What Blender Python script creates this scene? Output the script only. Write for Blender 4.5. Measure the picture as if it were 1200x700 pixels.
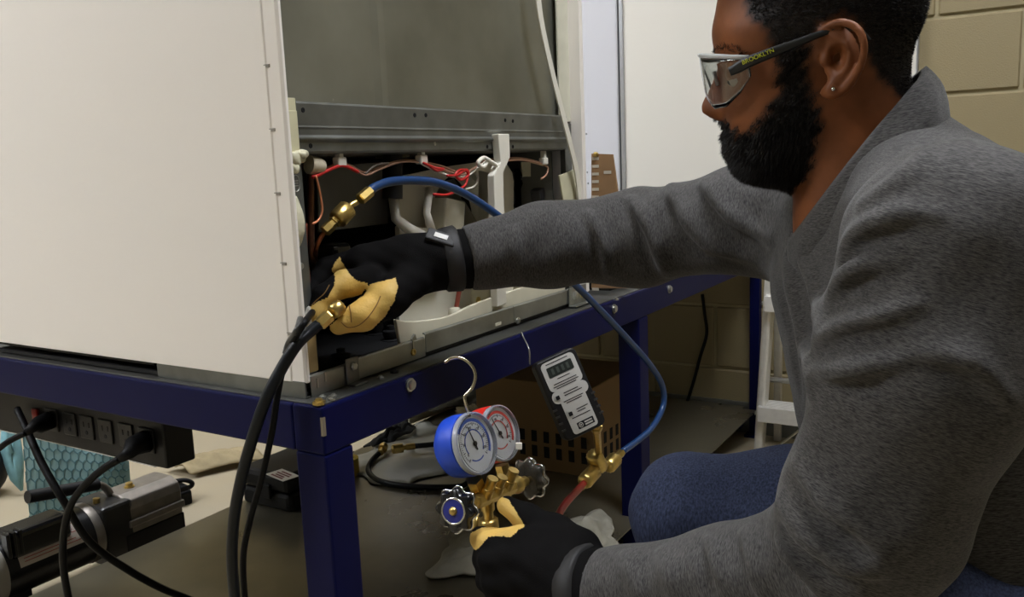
import bpy, bmesh, math, random
import numpy as np
from mathutils import Vector, Matrix

random.seed(7); RNG = np.random.default_rng(7)
for _o in list(bpy.data.objects):
    bpy.data.objects.remove(_o, do_unlink=True)
SC = bpy.context.scene
COL = SC.collection
PI = math.pi

# ------------------------------------------------------------------ camera
CAM = np.array([-0.72, -0.7224, 0.88])
FPX = 1004.55
_yaw, _pit, _rol = [math.radians(a) for a in (31.8914, -8.9620, -2.3448)]
_f = np.array([math.cos(_pit)*math.cos(_yaw), math.cos(_pit)*math.sin(_yaw), math.sin(_pit)])
_r = np.cross(_f, [0, 0, 1]); _r /= np.linalg.norm(_r)
_u = np.cross(_r, _f)
CR = math.cos(_rol)*_r + math.sin(_rol)*_u          # camera right
CU = -math.sin(_rol)*_r + math.cos(_rol)*_u         # camera up
CF = _f                                             # camera forward
cd = bpy.data.cameras.new('camera'); cam = bpy.data.objects.new('camera', cd); COL.objects.link(cam)
M = Matrix.Identity(4)
for i in range(3):
    M[i][0], M[i][1], M[i][2], M[i][3] = CR[i], CU[i], -CF[i], CAM[i]
cam.matrix_world = M
cd.sensor_fit = 'HORIZONTAL'; cd.sensor_width = 36.0; cd.lens = 36.0*FPX/1200.0
cd.clip_start = 0.02; cd.clip_end = 60
SC.camera = cam

# ------------------------------------------------------------------ world, exposure
w = bpy.data.worlds.new('world'); SC.world = w; w.use_nodes = True
w.node_tree.nodes['Background'].inputs[0].default_value = (0.9, 0.93, 1.0, 1)
w.node_tree.nodes['Background'].inputs[1].default_value = 0.0
SC.view_settings.view_transform = 'Standard'; SC.view_settings.look = 'None'
SC.view_settings.gamma = 1.0; SC.view_settings.use_curve_mapping = False
SC.view_settings.exposure = 0.0
LAMP_STRENGTH = 27.0
LAMP_COLOR = (0.94, 0.97, 1.04, 1)
# ceiling fixtures (x, y) centres; built with the room below
LAMPS = [(-1.6, 1.5), (-1.6, 3.4), (0.3, -0.9), (0.75, 1.7)]

# ------------------------------------------------------------------ helpers: points
def ray(x, y):
    return CR*((x-600)/FPX) - CU*((y-350)/FPX) + CF
def P(x, y, X=None, Y=None, Z=None, d=None):
    """world point seen in direction (x, y) on a plane X/Y/Z = const, or at depth d"""
    r = ray(x, y)
    if d is not None: return CAM + r*d
    for a, v in ((0, X), (1, Y), (2, Z)):
        if v is not None: return CAM + r*((v-CAM[a])/r[a])
def nrm(v):
    v = np.asarray(v, float); return v/np.linalg.norm(v)
def V3(*a): return np.array(a, float)
def spline(pts, n=8, closed=False):
    p = [np.asarray(q, float) for q in pts]
    if len(p) < 3 and not closed: return np.array([p[0]*(1-t)+p[1]*t for t in np.linspace(0, 1, n+1)])
    out = []
    m = len(p)
    for i in range(m if closed else m-1):
        if closed: a, b, c, d = p[i-1], p[i], p[(i+1) % m], p[(i+2) % m]
        else:
            b, c = p[i], p[i+1]
            a = p[i-1] if i > 0 else 2*b-c
            d = p[i+2] if i+2 < m else 2*c-b
        for k in range(n):
            t = k/n
            out.append(.5*((2*b)+(-a+c)*t+(2*a-5*b+4*c-d)*t*t+(-a+3*b-3*c+d)*t**3))
    if not closed: out.append(p[-1])
    return np.array(out)

# ------------------------------------------------------------------ helpers: materials
def lin(c):
    return tuple(((v/255)/12.92 if v/255 <= .04045 else ((v/255+.055)/1.055)**2.4) for v in c)
MATS = {}
def mat(name, rgb, rough=.5, metal=0., var=0., vscale=30., rgb2=None, bump=0., bscale=200., stretch=(1, 1, 1),
        spec=.5, coat=0., trans=0., emit=None, estr=0., sheen=0., detail=3., rvar=0., alpha=1., ior=1.45, thresh=None):
    if name in MATS: return MATS[name]
    m = bpy.data.materials.new(name); m.use_nodes = True
    nt = m.node_tree; b = nt.nodes['Principled BSDF']
    c1 = lin(rgb)
    b.inputs['Base Color'].default_value = (*c1, 1)
    b.inputs['Roughness'].default_value = rough; b.inputs['Metallic'].default_value = metal
    b.inputs['Specular IOR Level'].default_value = spec; b.inputs['IOR'].default_value = ior
    b.inputs['Coat Weight'].default_value = coat; b.inputs['Coat Roughness'].default_value = .1
    b.inputs['Transmission Weight'].default_value = trans; b.inputs['Alpha'].default_value = alpha
    b.inputs['Sheen Weight'].default_value = sheen
    if emit:
        b.inputs['Emission Color'].default_value = (*emit, 1); b.inputs['Emission Strength'].default_value = estr
    if var or bump or rgb2 or rvar:
        tc = nt.nodes.new('ShaderNodeTexCoord'); mp = nt.nodes.new('ShaderNodeMapping')
        mp.inputs['Scale'].default_value = stretch
        nt.links.new(tc.outputs['Object'], mp.inputs['Vector'])
    if var or rgb2 or rvar:
        n = nt.nodes.new('ShaderNodeTexNoise'); n.inputs['Scale'].default_value = vscale; n.inputs['Detail'].default_value = detail
        nt.links.new(mp.outputs[0], n.inputs['Vector'])
        r = nt.nodes.new('ShaderNodeValToRGB')
        lo, hi = thresh if thresh else (.3, .7)
        r.color_ramp.elements[0].position = lo; r.color_ramp.elements[1].position = hi
        c2 = lin(rgb2) if rgb2 else c1
        r.color_ramp.elements[0].color = (*[v*(1-var) for v in c1], 1)
        r.color_ramp.elements[1].color = (*[min(1, v*(1+var)) for v in c2], 1)
        nt.links.new(n.outputs['Fac'], r.inputs['Fac']); nt.links.new(r.outputs[0], b.inputs['Base Color'])
        if rvar:
            mr = nt.nodes.new('ShaderNodeMapRange'); mr.inputs['To Min'].default_value = max(0, rough-rvar); mr.inputs['To Max'].default_value = min(1, rough+rvar)
            nt.links.new(n.outputs['Fac'], mr.inputs['Value']); nt.links.new(mr.outputs[0], b.inputs['Roughness'])
    if bump:
        n2 = nt.nodes.new('ShaderNodeTexNoise'); n2.inputs['Scale'].default_value = bscale; n2.inputs['Detail'].default_value = 4
        nt.links.new(mp.outputs[0], n2.inputs['Vector'])
        bp = nt.nodes.new('ShaderNodeBump'); bp.inputs['Strength'].default_value = bump; bp.inputs['Distance'].default_value = .002
        nt.links.new(n2.outputs['Fac'], bp.inputs['Height']); nt.links.new(bp.outputs[0], b.inputs['Normal'])
    MATS[name] = m
    return m

# ------------------------------------------------------------------ helpers: geometry
def frame(d):
    d = nrm(d); a = V3(0, 0, 1) if abs(d[2]) < .9 else V3(1, 0, 0)
    x = nrm(np.cross(a, d)); return x, np.cross(d, x), d
class MB:
    def __init__(s): s.v = []; s.f = []
    def add(s, vs, fs):
        o = len(s.v); s.v += [tuple(map(float, q)) for q in vs]; s.f += [tuple(i+o for i in f) for f in fs]; return s
    def box(s, lo, hi):
        (x0, y0, z0), (x1, y1, z1) = lo, hi
        return s.add([(x0,y0,z0),(x1,y0,z0),(x1,y1,z0),(x0,y1,z0),(x0,y0,z1),(x1,y0,z1),(x1,y1,z1),(x0,y1,z1)],
                     [(0,3,2,1),(4,5,6,7),(0,1,5,4),(1,2,6,5),(2,3,7,6),(3,0,4,7)])
    def obox(s, c, ax, ay, az):
        """box from centre and three half-axis vectors"""
        c, ax, ay, az = [np.asarray(q, float) for q in (c, ax, ay, az)]
        if np.dot(np.cross(ax, ay), az) < 0: az = -az
        vs = [c+i*ax+j*ay+k*az for k in (-1, 1) for (i, j) in ((-1,-1),(1,-1),(1,1),(-1,1))]
        return s.add(vs, [(0,3,2,1),(4,5,6,7),(0,1,5,4),(1,2,6,5),(2,3,7,6),(3,0,4,7)])
    def tube(s, pts, r, n=10, caps=True, flat=1.0, up=None):
        pts = [np.asarray(p, float) for p in pts]; m = len(pts)
        rr = list(r) if hasattr(r, '__len__') else [r]*m
        t = [nrm(pts[min(i+1, m-1)]-pts[max(i-1, 0)]) for i in range(m)]
        if up is None: x, _, _ = frame(t[0])
        else: x = nrm(np.asarray(up, float)-np.dot(up, t[0])*t[0])
        vs = []
        for i in range(m):
            x = x-np.dot(x, t[i])*t[i]; x = nrm(x); y = np.cross(t[i], x)
            for k in range(n):
                a = 2*PI*k/n; vs.append(pts[i]+rr[i]*(math.cos(a)*x+flat*math.sin(a)*y))
        fs = [(i*n+k, i*n+(k+1) % n, (i+1)*n+(k+1) % n, (i+1)*n+k) for i in range(m-1) for k in range(n)]
        if caps: fs += [tuple(range(n-1, -1, -1)), tuple((m-1)*n+k for k in range(n))]
        return s.add(vs, fs)
    def lathe(s, o, d, prof, n=20, up=None, caps=True, rfun=None):
        """prof: (distance along d, radius)"""
        x, y, d = frame(d)
        if up is not None: x = nrm(np.asarray(up, float)-np.dot(up, d)*d); y = np.cross(d, x)
        o = np.asarray(o, float); vs = []
        for (h, r) in prof:
            for k in range(n):
                a = 2*PI*k/n; q = r*(rfun(a, h) if rfun else 1)
                vs.append(o+d*h+q*(math.cos(a)*x+math.sin(a)*y))
        m = len(prof)
        fs = [(i*n+k, i*n+(k+1) % n, (i+1)*n+(k+1) % n, (i+1)*n+k) for i in range(m-1) for k in range(n)]
        if caps: fs += [tuple(range(n-1, -1, -1)), tuple((m-1)*n+k for k in range(n))]
        return s.add(vs, fs)
    def prism(s, outline, o, ex, ey, h):
        """outline in 2D (ex, ey from o), extruded by the vector h"""
        o, ex, ey, h = [np.asarray(q, float) for q in (o, ex, ey, h)]
        a = [o+ex*p[0]+ey*p[1] for p in outline]; n = len(a)
        area = sum(outline[i][0]*outline[(i+1) % n][1]-outline[(i+1) % n][0]*outline[i][1] for i in range(n))
        flip = (area > 0) == (np.dot(np.cross(ex, ey), h) > 0)
        bot, top = tuple(range(n)), tuple(range(n, 2*n))
        sides = [(i, (i+1) % n, n+(i+1) % n, n+i) for i in range(n)]
        if flip: fs = [bot[::-1], top]+sides
        else: fs = [bot, top[::-1]]+[f[::-1] for f in sides]
        return s.add(a+[q+h for q in a], fs)
    def ell(s, c, r, n=18, m=12, axes=None):
        c = np.asarray(c, float); A = np.eye(3) if axes is None else np.asarray(axes, float)
        r = (r, r, r) if not hasattr(r, '__len__') else r
        vs = [c+A[2]*r[2]]
        for i in range(1, m):
            th = PI*i/m
            for k in range(n):
                ph = 2*PI*k/n
                vs.append(c+A[0]*r[0]*math.sin(th)*math.cos(ph)+A[1]*r[1]*math.sin(th)*math.sin(ph)+A[2]*r[2]*math.cos(th))
        vs.append(c-A[2]*r[2])
        fs = [(0, 1+k, 1+(k+1) % n) for k in range(n)]
        for i in range(m-2):
            fs += [(1+i*n+k, 1+(i+1)*n+k, 1+(i+1)*n+(k+1) % n, 1+i*n+(k+1) % n) for k in range(n)]
        L = len(vs)-1
        fs += [(1+(m-2)*n+k, L, 1+(m-2)*n+(k+1) % n) for k in range(n)]
        return s.add(vs, fs)
    def grid(s, rows):
        n = len(rows[0]); vs = [p for r in rows for p in r]
        return s.add(vs, [(i*n+k, i*n+k+1, (i+1)*n+k+1, (i+1)*n+k) for i in range(len(rows)-1) for k in range(n-1)])

ORG = {}      # object -> world origin of its thing
def root(name, base, label, cat, group=None):
    o = bpy.data.objects.new(name, None); COL.objects.link(o)
    o.location = tuple(map(float, base)); o.empty_display_size = .05
    ORG[o.name] = np.asarray(base, float)
    tag(o, label, cat, group); return o
def tag(o, label=None, cat=None, group=None, kind=None):
    if label: o['label'] = label
    if cat: o['category'] = cat
    if group: o['group'] = group
    if kind: o['kind'] = kind
    return o
def make(name, mb, m, parent=None, base=None, smooth=False, bevel=0., bseg=2, solid=0., subd=0, label=None, ang=None):
    """one mesh object; world-space vertices are stored relative to the thing's base"""
    if parent is not None: org = ORG[parent.name]
    else:
        a = np.array(mb.v)
        org = np.asarray(base, float) if base is not None else V3(*( (a.min(0)+a.max(0))/2 )[:2], a[:, 2].min())
    me = bpy.data.meshes.new(name)
    me.from_pydata([tuple(np.asarray(q)-org) for q in mb.v], [], mb.f); me.update()
    if m is not None: me.materials.append(m)
    if smooth:
        me.polygons.foreach_set('use_smooth', [True]*len(me.polygons))
    o = bpy.data.objects.new(name, me); COL.objects.link(o); ORG[o.name] = org
    if parent is not None: o.parent = parent
    else: o.location = tuple(org)
    if subd:
        s_ = o.modifiers.new('subd', 'SUBSURF'); s_.levels = subd; s_.render_levels = subd
    if solid:
        s_ = o.modifiers.new('solid', 'SOLIDIFY'); s_.thickness = solid; s_.offset = 0
    if bevel:
        b = o.modifiers.new('bevel', 'BEVEL'); b.width = bevel; b.segments = bseg; b.limit_method = 'ANGLE'; b.angle_limit = math.radians(35)
        b.harden_normals = False
    if smooth and ang:
        try: me.set_sharp_from_angle(angle=math.radians(ang))
        except Exception: pass
    if label: o['label'] = label
    return o
def share(src, name, parent=None, loc=None):
    o = bpy.data.objects.new(name, src.data); COL.objects.link(o)
    for md in src.modifiers:
        n = o.modifiers.new(md.name, md.type)
        if md.type == 'BEVEL': n.width = md.width; n.segments = md.segments; n.limit_method = 'ANGLE'; n.angle_limit = md.angle_limit
    if parent is not None: o.parent = parent; ORG[o.name] = ORG[parent.name]
    if loc is not None: o.location = tuple(map(float, loc))
    return o
def text_mb(s, o, ex, ey, size, depth=.0004, align='CENTER'):
    """solid lettering lying in the plane (ex, ey) at o"""
    cu = bpy.data.curves.new('t', 'FONT'); cu.body = s; cu.size = size; cu.extrude = depth; cu.align_x = align; cu.align_y = 'CENTER'
    cu.resolution_u = 3
    ob = bpy.data.objects.new('t', cu); COL.objects.link(ob)
    dg = bpy.context.evaluated_depsgraph_get()
    me = bpy.data.meshes.new_from_object(ob.evaluated_get(dg))
    ez = nrm(np.cross(ex, ey)); ex = nrm(ex); ey = nrm(ey)
    mb = MB(); mb.add([np.asarray(o)+ex*q.co[0]+ey*q.co[1]+ez*q.co[2] for q in me.vertices], [tuple(f.vertices) for f in me.polygons])
    bpy.data.objects.remove(ob); bpy.data.meshes.remove(me); bpy.data.curves.remove(cu)
    return mb
def rrect(w, h, r, n=5, cx=0, cy=0):
    out = []
    for (sx, sy, a0) in ((1,1,0),(-1,1,90),(-1,-1,180),(1,-1,270)):
        for k in range(n+1):
            a = math.radians(a0+90*k/n); out.append((cx+sx*(w/2-r)+r*math.cos(a), cy+sy*(h/2-r)+r*math.sin(a)))
    return out

# ------------------------------------------------------------------ helpers: implicit surfaces (bodies, gloves, clothes)
def smin(a, b, k):
    h = np.clip(.5+.5*(b-a)/k, 0, 1); return b*(1-h)+a*h-k*h*(1-h)
def smax(a, b, k): return -smin(-a, -b, k)
def rcone(p, a, b, r1, r2):
    a = np.asarray(a, float); b = np.asarray(b, float); ab = b-a; L2 = max(1e-12, float(ab@ab))
    x = p[:, 0]-a[0]; y = p[:, 1]-a[1]; z = p[:, 2]-a[2]
    t = np.clip((x*ab[0]+y*ab[1]+z*ab[2])/L2, 0, 1)
    x -= t*ab[0]; y -= t*ab[1]; z -= t*ab[2]
    return np.sqrt(x*x+y*y+z*z)-(r1+(r2-r1)*t)
def ellip(p, c, r, A=None):
    q = p-np.asarray(c, float)
    if A is not None: q = q@np.asarray(A, float).T
    r = np.asarray(r, float)
    k0 = np.linalg.norm(q/r, axis=1); k1 = np.linalg.norm(q/(r*r), axis=1)
    return k0*(k0-1)/np.maximum(k1, 1e-9)
def chain(p, pts, rad, k=.01):
    d = None
    for i in range(len(pts)-1):
        e = rcone(p, pts[i], pts[i+1], rad[i], rad[i+1]); d = e if d is None else smin(d, e, k)
    return d
def surface_nets(f, lo, hi, h, ratio=4, lip=1.3):
    lo = np.asarray(lo, float); H = h*ratio
    n = np.ceil((np.asarray(hi, float)-lo)/H).astype(int)
    gx = [np.arange(k+1) for k in n]
    G = np.stack(np.meshgrid(*gx, indexing='ij'), -1).reshape(-1, 3)
    F = np.concatenate([f(lo+c*H) for c in np.array_split(G, max(1, len(G)//60000))]).reshape(n+1)
    c8 = np.stack([F[i:i+n[0], j:j+n[1], k:k+n[2]] for i in (0,1) for j in (0,1) for k in (0,1)])
    act = np.argwhere((np.abs(c8).min(0) < H*lip) | ((c8.min(0) < 0) & (c8.max(0) > 0)))
    N = n*ratio+2
    key = lambda q: (q[:, 0]*N[1]+q[:, 1])*N[2]+q[:, 2]
    o5 = np.stack(np.meshgrid(*[np.arange(ratio+1)]*3, indexing='ij'), -1).reshape(-1, 3)
    pts = (act[:, None, :]*ratio+o5[None]).reshape(-1, 3)
    kk = np.unique(key(pts)); q = np.stack([kk//(N[1]*N[2]), (kk//N[2]) % N[1], kk % N[2]], 1)
    val = np.concatenate([f(lo+c*h) for c in np.array_split(q, max(1, len(q)//60000))])
    o4 = np.stack(np.meshgrid(*[np.arange(ratio)]*3, indexing='ij'), -1).reshape(-1, 3)
    cells = (act[:, None, :]*ratio+o4[None]).reshape(-1, 3)
    cor = np.array([(i, j, k) for i in (0,1) for j in (0,1) for k in (0,1)])
    ci = np.stack([np.searchsorted(kk, key(cells+c)) for c in cor], 1)
    cv = val[ci]; m = (cv.min(1) < 0) & (cv.max(1) >= 0)
    cells = cells[m]; cv = cv[m]
    s = np.zeros((len(cells), 3)); cnt = np.zeros(len(cells))
    for a in range(8):
        for b in range(a+1, 8):
            if np.abs(cor[a]-cor[b]).sum() != 1: continue
            x = (cv[:, a] < 0) != (cv[:, b] < 0)
            t = np.where(x, cv[:, a]/np.where(x, cv[:, a]-cv[:, b], 1), 0)
            s += np.where(x[:, None], cor[a]+t[:, None]*(cor[b]-cor[a]), 0); cnt += x
    V = lo+(cells+s/cnt[:, None])*h
    ck = key(cells); order = np.argsort(ck); cks = ck[order]
    def cidx(c):
        k_ = key(c); j = np.clip(np.searchsorted(cks, k_), 0, len(cks)-1); ok = (cks[j] == k_) & (c.min(1) >= 0)
        return np.where(ok, order[j], -1)
    Fs = []
    for ax in range(3):
        e = np.zeros(3, int); e[ax] = 1; u = np.zeros(3, int); u[(ax+1) % 3] = 1; w_ = np.zeros(3, int); w_[(ax+2) % 3] = 1
        # edges starting at cell's min corner
        i1 = {tuple(c): j for j, c in enumerate(cor)}[tuple(e)]
        x = (cv[:, 0] < 0) != (cv[:, i1] < 0)
        c = cells[x]; inside = cv[x, 0] < 0
        a, b, d_, g = cidx(c), cidx(c-u), cidx(c-u-w_), cidx(c-w_)
        ok = (a >= 0) & (b >= 0) & (d_ >= 0) & (g >= 0)
        Q = np.stack([a, b, d_, g], 1); Q[~inside] = Q[~inside][:, ::-1]
        Fs.append(Q[ok])
    return V, np.concatenate(Fs)
def make_np(name, Vv, Ff, m, parent, smooth=True, attrs=None, sm_it=0):
    org = ORG[parent.name]
    me = bpy.data.meshes.new(name)
    me.vertices.add(len(Vv)); me.vertices.foreach_set('co', (Vv-org).astype(np.float32).ravel())
    k = Ff.shape[1]
    me.loops.add(len(Ff)*k); me.loops.foreach_set('vertex_index', Ff.astype(np.int32).ravel())
    me.polygons.add(len(Ff)); me.polygons.foreach_set('loop_start', np.arange(0, len(Ff)*k, k, dtype=np.int32))
    me.update(calc_edges=True); me.validate()
    if smooth: me.polygons.foreach_set('use_smooth', [True]*len(me.polygons))
    me.materials.append(m)
    for an, av in (attrs or {}).items():
        if av.ndim == 2:
            at = me.attributes.new(an, 'FLOAT_VECTOR', 'POINT'); at.data.foreach_set('vector', av.astype(np.float32).ravel())
        else:
            at = me.attributes.new(an, 'FLOAT', 'POINT'); at.data.foreach_set('value', av.astype(np.float32))
    o = bpy.data.objects.new(name, me); COL.objects.link(o); o.parent = parent; ORG[o.name] = org
    return o
def in_poly(x, y, poly):
    c = np.zeros(len(x), bool); n = len(poly)
    for i in range(n):
        x1, y1 = poly[i]; x2, y2 = poly[i-1]
        k = ((y1 > y) != (y2 > y)) & (x < (x2-x1)*(y-y1)/((y2-y1) if y2 != y1 else 1e-9)+x1)
        c ^= k
    return c
def poly_dist(x, y, poly):
    """signed distance to a polygon, negative inside"""
    d = np.full(len(x), 1e9); n = len(poly)
    for i in range(n):
        a = np.array(poly[i-1], float); b = np.array(poly[i], float); ab = b-a
        t = np.clip(((x-a[0])*ab[0]+(y-a[1])*ab[1])/max(1e-9, ab@ab), 0, 1)
        d = np.minimum(d, np.hypot(x-a[0]-t*ab[0], y-a[1]-t*ab[1]))
    return np.where(in_poly(x, y, poly), -d, d)
def to_px(p):
    q = np.asarray(p, float)-CAM; z = q@CF
    return 600+FPX*(q@CR)/z, 350-FPX*(q@CU)/z
def struct(name, mb, m, **k):
    o = make(name, mb, m, **k); o['kind'] = 'structure'; return o
# ================================================================== the room
ZT = 0.602                       # bench top
XW = 1.91                        # block wall
RX0, RX1, RY0, RY1, RZ = -4.2, XW, -3.4, 4.2, 2.9
m_floor = mat('concrete_floor', (164,153,130), rough=.55, var=.10, vscale=6, bump=.15, bscale=120, rgb2=(152,140,116))
m_wall = mat('painted_wall', (150,146,132), rough=.7, bump=.1, bscale=150)
m_ceil = mat('ceiling_tile', (225,222,212), rough=.9, bump=.2, bscale=200)
m_block = mat('olive_block_paint', (146,133,100), rough=.55, var=.06, vscale=9, bump=.5, bscale=260, rgb2=(138,125,93))
m_mortar_lit = mat('olive_mortar_lit', (168,157,124), rough=.7)  # same paint as the blocks; highlight on the joint edges put into lighter colour
m_base = mat('grey_rubber_base', (92,92,84), rough=.5)
struct('floor', MB().box((RX0, RY0, -.1), (RX1+.2, RY1, 0)), m_floor)
struct('ceiling', MB().box((RX0, RY0, RZ), (RX1+.2, RY1, RZ+.1)), m_ceil)
struct('wall_left', MB().box((RX0-.1, RY0, 0), (RX0, RY1, RZ)), m_wall)
struct('wall_front', MB().box((RX0, RY0-.1, 0), (RX1+.2, RY0, RZ)), m_wall)
struct('wall_back', MB().box((RX0, RY1, 0), (RX1+.2, RY1+.1, RZ)), m_wall)
wall = struct('wall_right', MB().box((XW+.004, RY0, 0), (XW+.2, RY1, RZ)), m_mortar_lit, base=(XW, 0, 0))
BH, BL = .2032, .4064
yj = P(1098, 12, X=XW)[1]        # a vertical joint in the course seen top right
zj = P(1080, 26.8, X=XW)[2]; kz = round(zj/BH); odd = kz % 2   # course starting at zj has a joint at yj
bb = MB(); g = .0045
bb.box((-.006, g, g), (.02, BL-g, BH-g))
proto = None
for r in range(14):
    z = r*BH
    if z+BH > RZ: break
    off = yj if (r % 2) == odd else yj+BL/2
    k0 = math.floor((-1.7-off)/BL); k1 = math.ceil((2.6-off)/BL)
    for k in range(k0, k1):
        y = off+k*BL
        if proto is None:
            me_mb = MB().box((XW-.004, g, g), (XW+.02, BL-g, BH-g))
            proto = make('concrete_block', me_mb, m_block, parent=wall, bevel=.004, bseg=1)
            # vertices are relative to the wall base
            proto.location = (0, y, z)
        else:
            share(proto, 'concrete_block', wall, (0, y, z))
struct('baseboard_right', MB().box((XW-.012, RY0, 0), (XW-.0045, RY1, .1016)), m_base, bevel=.003)
# whiteboards on the block wall
m_wb = mat('whiteboard_face', (212,208,198), rough=.28, spec=.5)
m_alu = mat('brushed_aluminium', (190,192,196), rough=.35, metal=.9, var=.05, vscale=60)
def whiteboard(y0, y1, z0, z1, label, tone):
    t = root('whiteboard', (XW-.012, (y0+y1)/2, z0), label, 'whiteboard', 'whiteboards on the block wall')
    make('board', MB().box((XW-.016, y0+.004, z0), (XW-.0045, y1-.004, z1)), tone, t)
    e = .014
    make('frame', MB().box((XW-.022, y1-e, z0-e), (XW-.0045, y1, z1+e)).box((XW-.022, y0, z0-e), (XW-.0045, y0+.006, z1+e))
         .box((XW-.022, y0+.006, z0-e), (XW-.0045, y1-e, z0)).box((XW-.022, y0+.006, z1), (XW-.0045, y1-e, z1+e)), m_alu, t, bevel=.002)
yr = P(1077, 50, X=XW-.02)[1]; ym = P(727, 120, X=XW-.02)[1]
whiteboard(yr, ym, .70, 2.02, 'wide blank whiteboard on the block wall behind the man\'s head', m_wb)
whiteboard(ym+.004, ym+1.2, .70, 2.02, 'second whiteboard, mostly hidden behind the opened refrigerator',
           mat('whiteboard_face_cool', (196,196,200), rough=.25))
# ceiling fixtures
m_diff = mat('lamp_diffuser', (255,250,240), emit=LAMP_COLOR[:3], estr=LAMP_STRENGTH)
m_trof = mat('white_enamel', (230,230,225), rough=.4)
LAMP_LABELS = ['ceiling light panel overhead left of the refrigerator', 'ceiling light panel at the far left of the room', 'ceiling light panel overhead behind the man', 'ceiling light panel overhead between refrigerator and block wall']
for i, (x, y) in enumerate(LAMPS):
    t = root('ceiling_light', (x, y, RZ-.06), LAMP_LABELS[i], 'light', 'ceiling lights')
    make('diffuser', MB().box((x-.3, y-.6, RZ-.05), (x+.3, y+.6, RZ-.04)), m_diff, t)
    f = MB()
    for a in ((-.33, -.63, -.3, .63), (.3, -.63, .33, .63), (-.3, -.63, .3, -.6), (-.3, .6, .3, .63)):
        f.box((x+a[0], y+a[1], RZ-.06), (x+a[2], y+a[3], RZ-.001))
    make('frame', f, m_trof, t)

# ================================================================== workbench
m_navy = mat('navy_enamel', (10,15,62), rough=.42, var=.06, vscale=40, spec=.12, rgb2=(9,13,56))
m_galv = mat('galvanised_sheet', (150,152,146), rough=.34, metal=.85, var=.16, vscale=14, rvar=.12, rgb2=(160,162,156), detail=6)
m_top = mat('dull_steel_top', (88,88,84), rough=.4, metal=.6, var=.2, vscale=10, rvar=.1)
m_zinc = mat('zinc_bolt', (185,185,178), rough=.3, metal=.9)
m_brass = mat('brass', (206,178,106), rough=.3, metal=.92, var=.1, vscale=120)
BX, BY, RH, LG = 1.897, 1.02, .062, .05
ZS = .09
t = root('workbench', (BX/2, BY/2, 0), 'navy blue steel workbench carrying the opened refrigerator', 'workbench')
bench = t
for nm, lo, hi in (('rail', (0, 0, ZT-RH), (BX, LG, ZT-.002)), ('rail', (0, BY-LG, ZT-RH), (BX, BY, ZT-.002)),
                   ('rail', (0, LG, ZT-RH), (LG, BY-LG, ZT-.002)), ('rail', (BX-LG, LG, ZT-RH), (BX, BY-LG, ZT-.002))):
    make(nm, MB().box(lo, hi), m_navy, t, bevel=.003)
make('top_sheet', MB().box((.006, .006, ZT-.004), (BX-.006, BY-.006, ZT)), m_top, t, bevel=.001)
for (x, y) in ((0, 0), (0.95, 0), (BX-LG, 0), (0, BY-LG), (0.95, BY-LG), (BX-LG, BY-LG)):
    if x > 1.5 and y == 0: x += .02
    LG_ = .03 if (x > 1.5 and y == 0) else LG
    lg = make('leg', MB().box((x, y, .008), (x+LG_, y+LG_, ZT-RH)), m_navy, t, bevel=.003)
    make('foot_plate', MB().box((x-.012, y-.012, 0), (min(x+LG_+.012, XW-.013), y+LG_+.012, .008)), m_navy, lg)
sh = make('shelf', MB().prism([(.052, .004), (.948, .004), (.948, .052), (1.002, .052), (1.002, .004), (BX-.034, .004), (BX-.034, .052), (BX-.004, .052), (BX-.004, .912), (.004, .912), (.004, .052), (.052, .052)], (0, 0, ZS-.0025), (1, 0, 0), (0, 1, 0), (0, 0, .0025)), mat('shelf_sheet', (112,106,90), rough=.3, metal=.6, var=.2, vscale=5, rvar=.12, rgb2=(120,114,96), detail=6), t)
for y in (.06, .85):
    make('shelf_rail', MB().box((.004, y, ZS-.035), (BX-.004, y+.03, ZS-.0025)), m_navy, t, bevel=.002)
for x in (.004, 0.96, BX-.04):
    make('shelf_crossbar', MB().box((x, LG+.003, ZS-.066), (x+.03, BY-LG-.003, ZS-.036)), m_navy, t, bevel=.002)
# bolt heads on the front rail
for (px, py) in ((480, 451), (719, 362), (784, 339)):
    c = P(px, py, Y=0); b = MB(); b.lathe(c, (0, -1, 0), [(0, .0095), (.0025, .0095), (.0027, .007), (.006, .007), (.0072, .005)], 12)
    make('bolt', b, m_zinc, t, smooth=True, ang=30)
# chipped paint at the corner
chip = MB().box((-.0006, -.0006, ZT-.037), (.0045, .003, ZT-.014))
make('paint_chip', chip, mat('bare_steel_chip', (140,130,108), rough=.6, metal=.3), t)
# ================================================================== refrigerator (its back opened)
FX0, FX1, FY0, FY1 = .016, .797, .039, .79
m_white = mat('white_appliance_enamel', (242,236,227), rough=.38, spec=.5, bump=.02, bscale=400)
m_galvp = mat('galvanised_back', (138,138,126), rough=.45, metal=.8, var=.20, vscale=5, rvar=.1, rgb2=(146,146,134), detail=8)
m_galvd = mat('galvanised_dull', (120,122,118), rough=.42, metal=.75, var=.22, vscale=22, rvar=.1)
m_cream = mat('cream_foam', (205,200,172), rough=.8, bump=.6, bscale=120, var=.08)
m_plw = mat('white_plastic', (232,228,214), rough=.45)
m_ply = mat('ivory_plastic', (210,204,180), rough=.5, var=.05)
m_blk = mat('black_enamel', (16,16,17), rough=.22, coat=.3)
m_blkm = mat('black_matte', (14,14,15), rough=.6)
m_dark = mat('dark_cavity_metal', (104,104,98), rough=.6, metal=.3, var=.25, vscale=8)
m_copper = mat('copper_tube', (176,104,66), rough=.35, metal=1., var=.2, vscale=60)
m_copd = mat('tarnished_copper', (96,62,44), rough=.45, metal=.8, var=.25, vscale=60)
m_red = mat('red_wire', (190,40,38), rough=.4)
m_whw = mat('white_wire', (214,208,196), rough=.45)
m_brw = mat('brown_wire', (168,128,104), rough=.45)
m_hole = mat('hole_black', (10,10,10), rough=.9)
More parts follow.
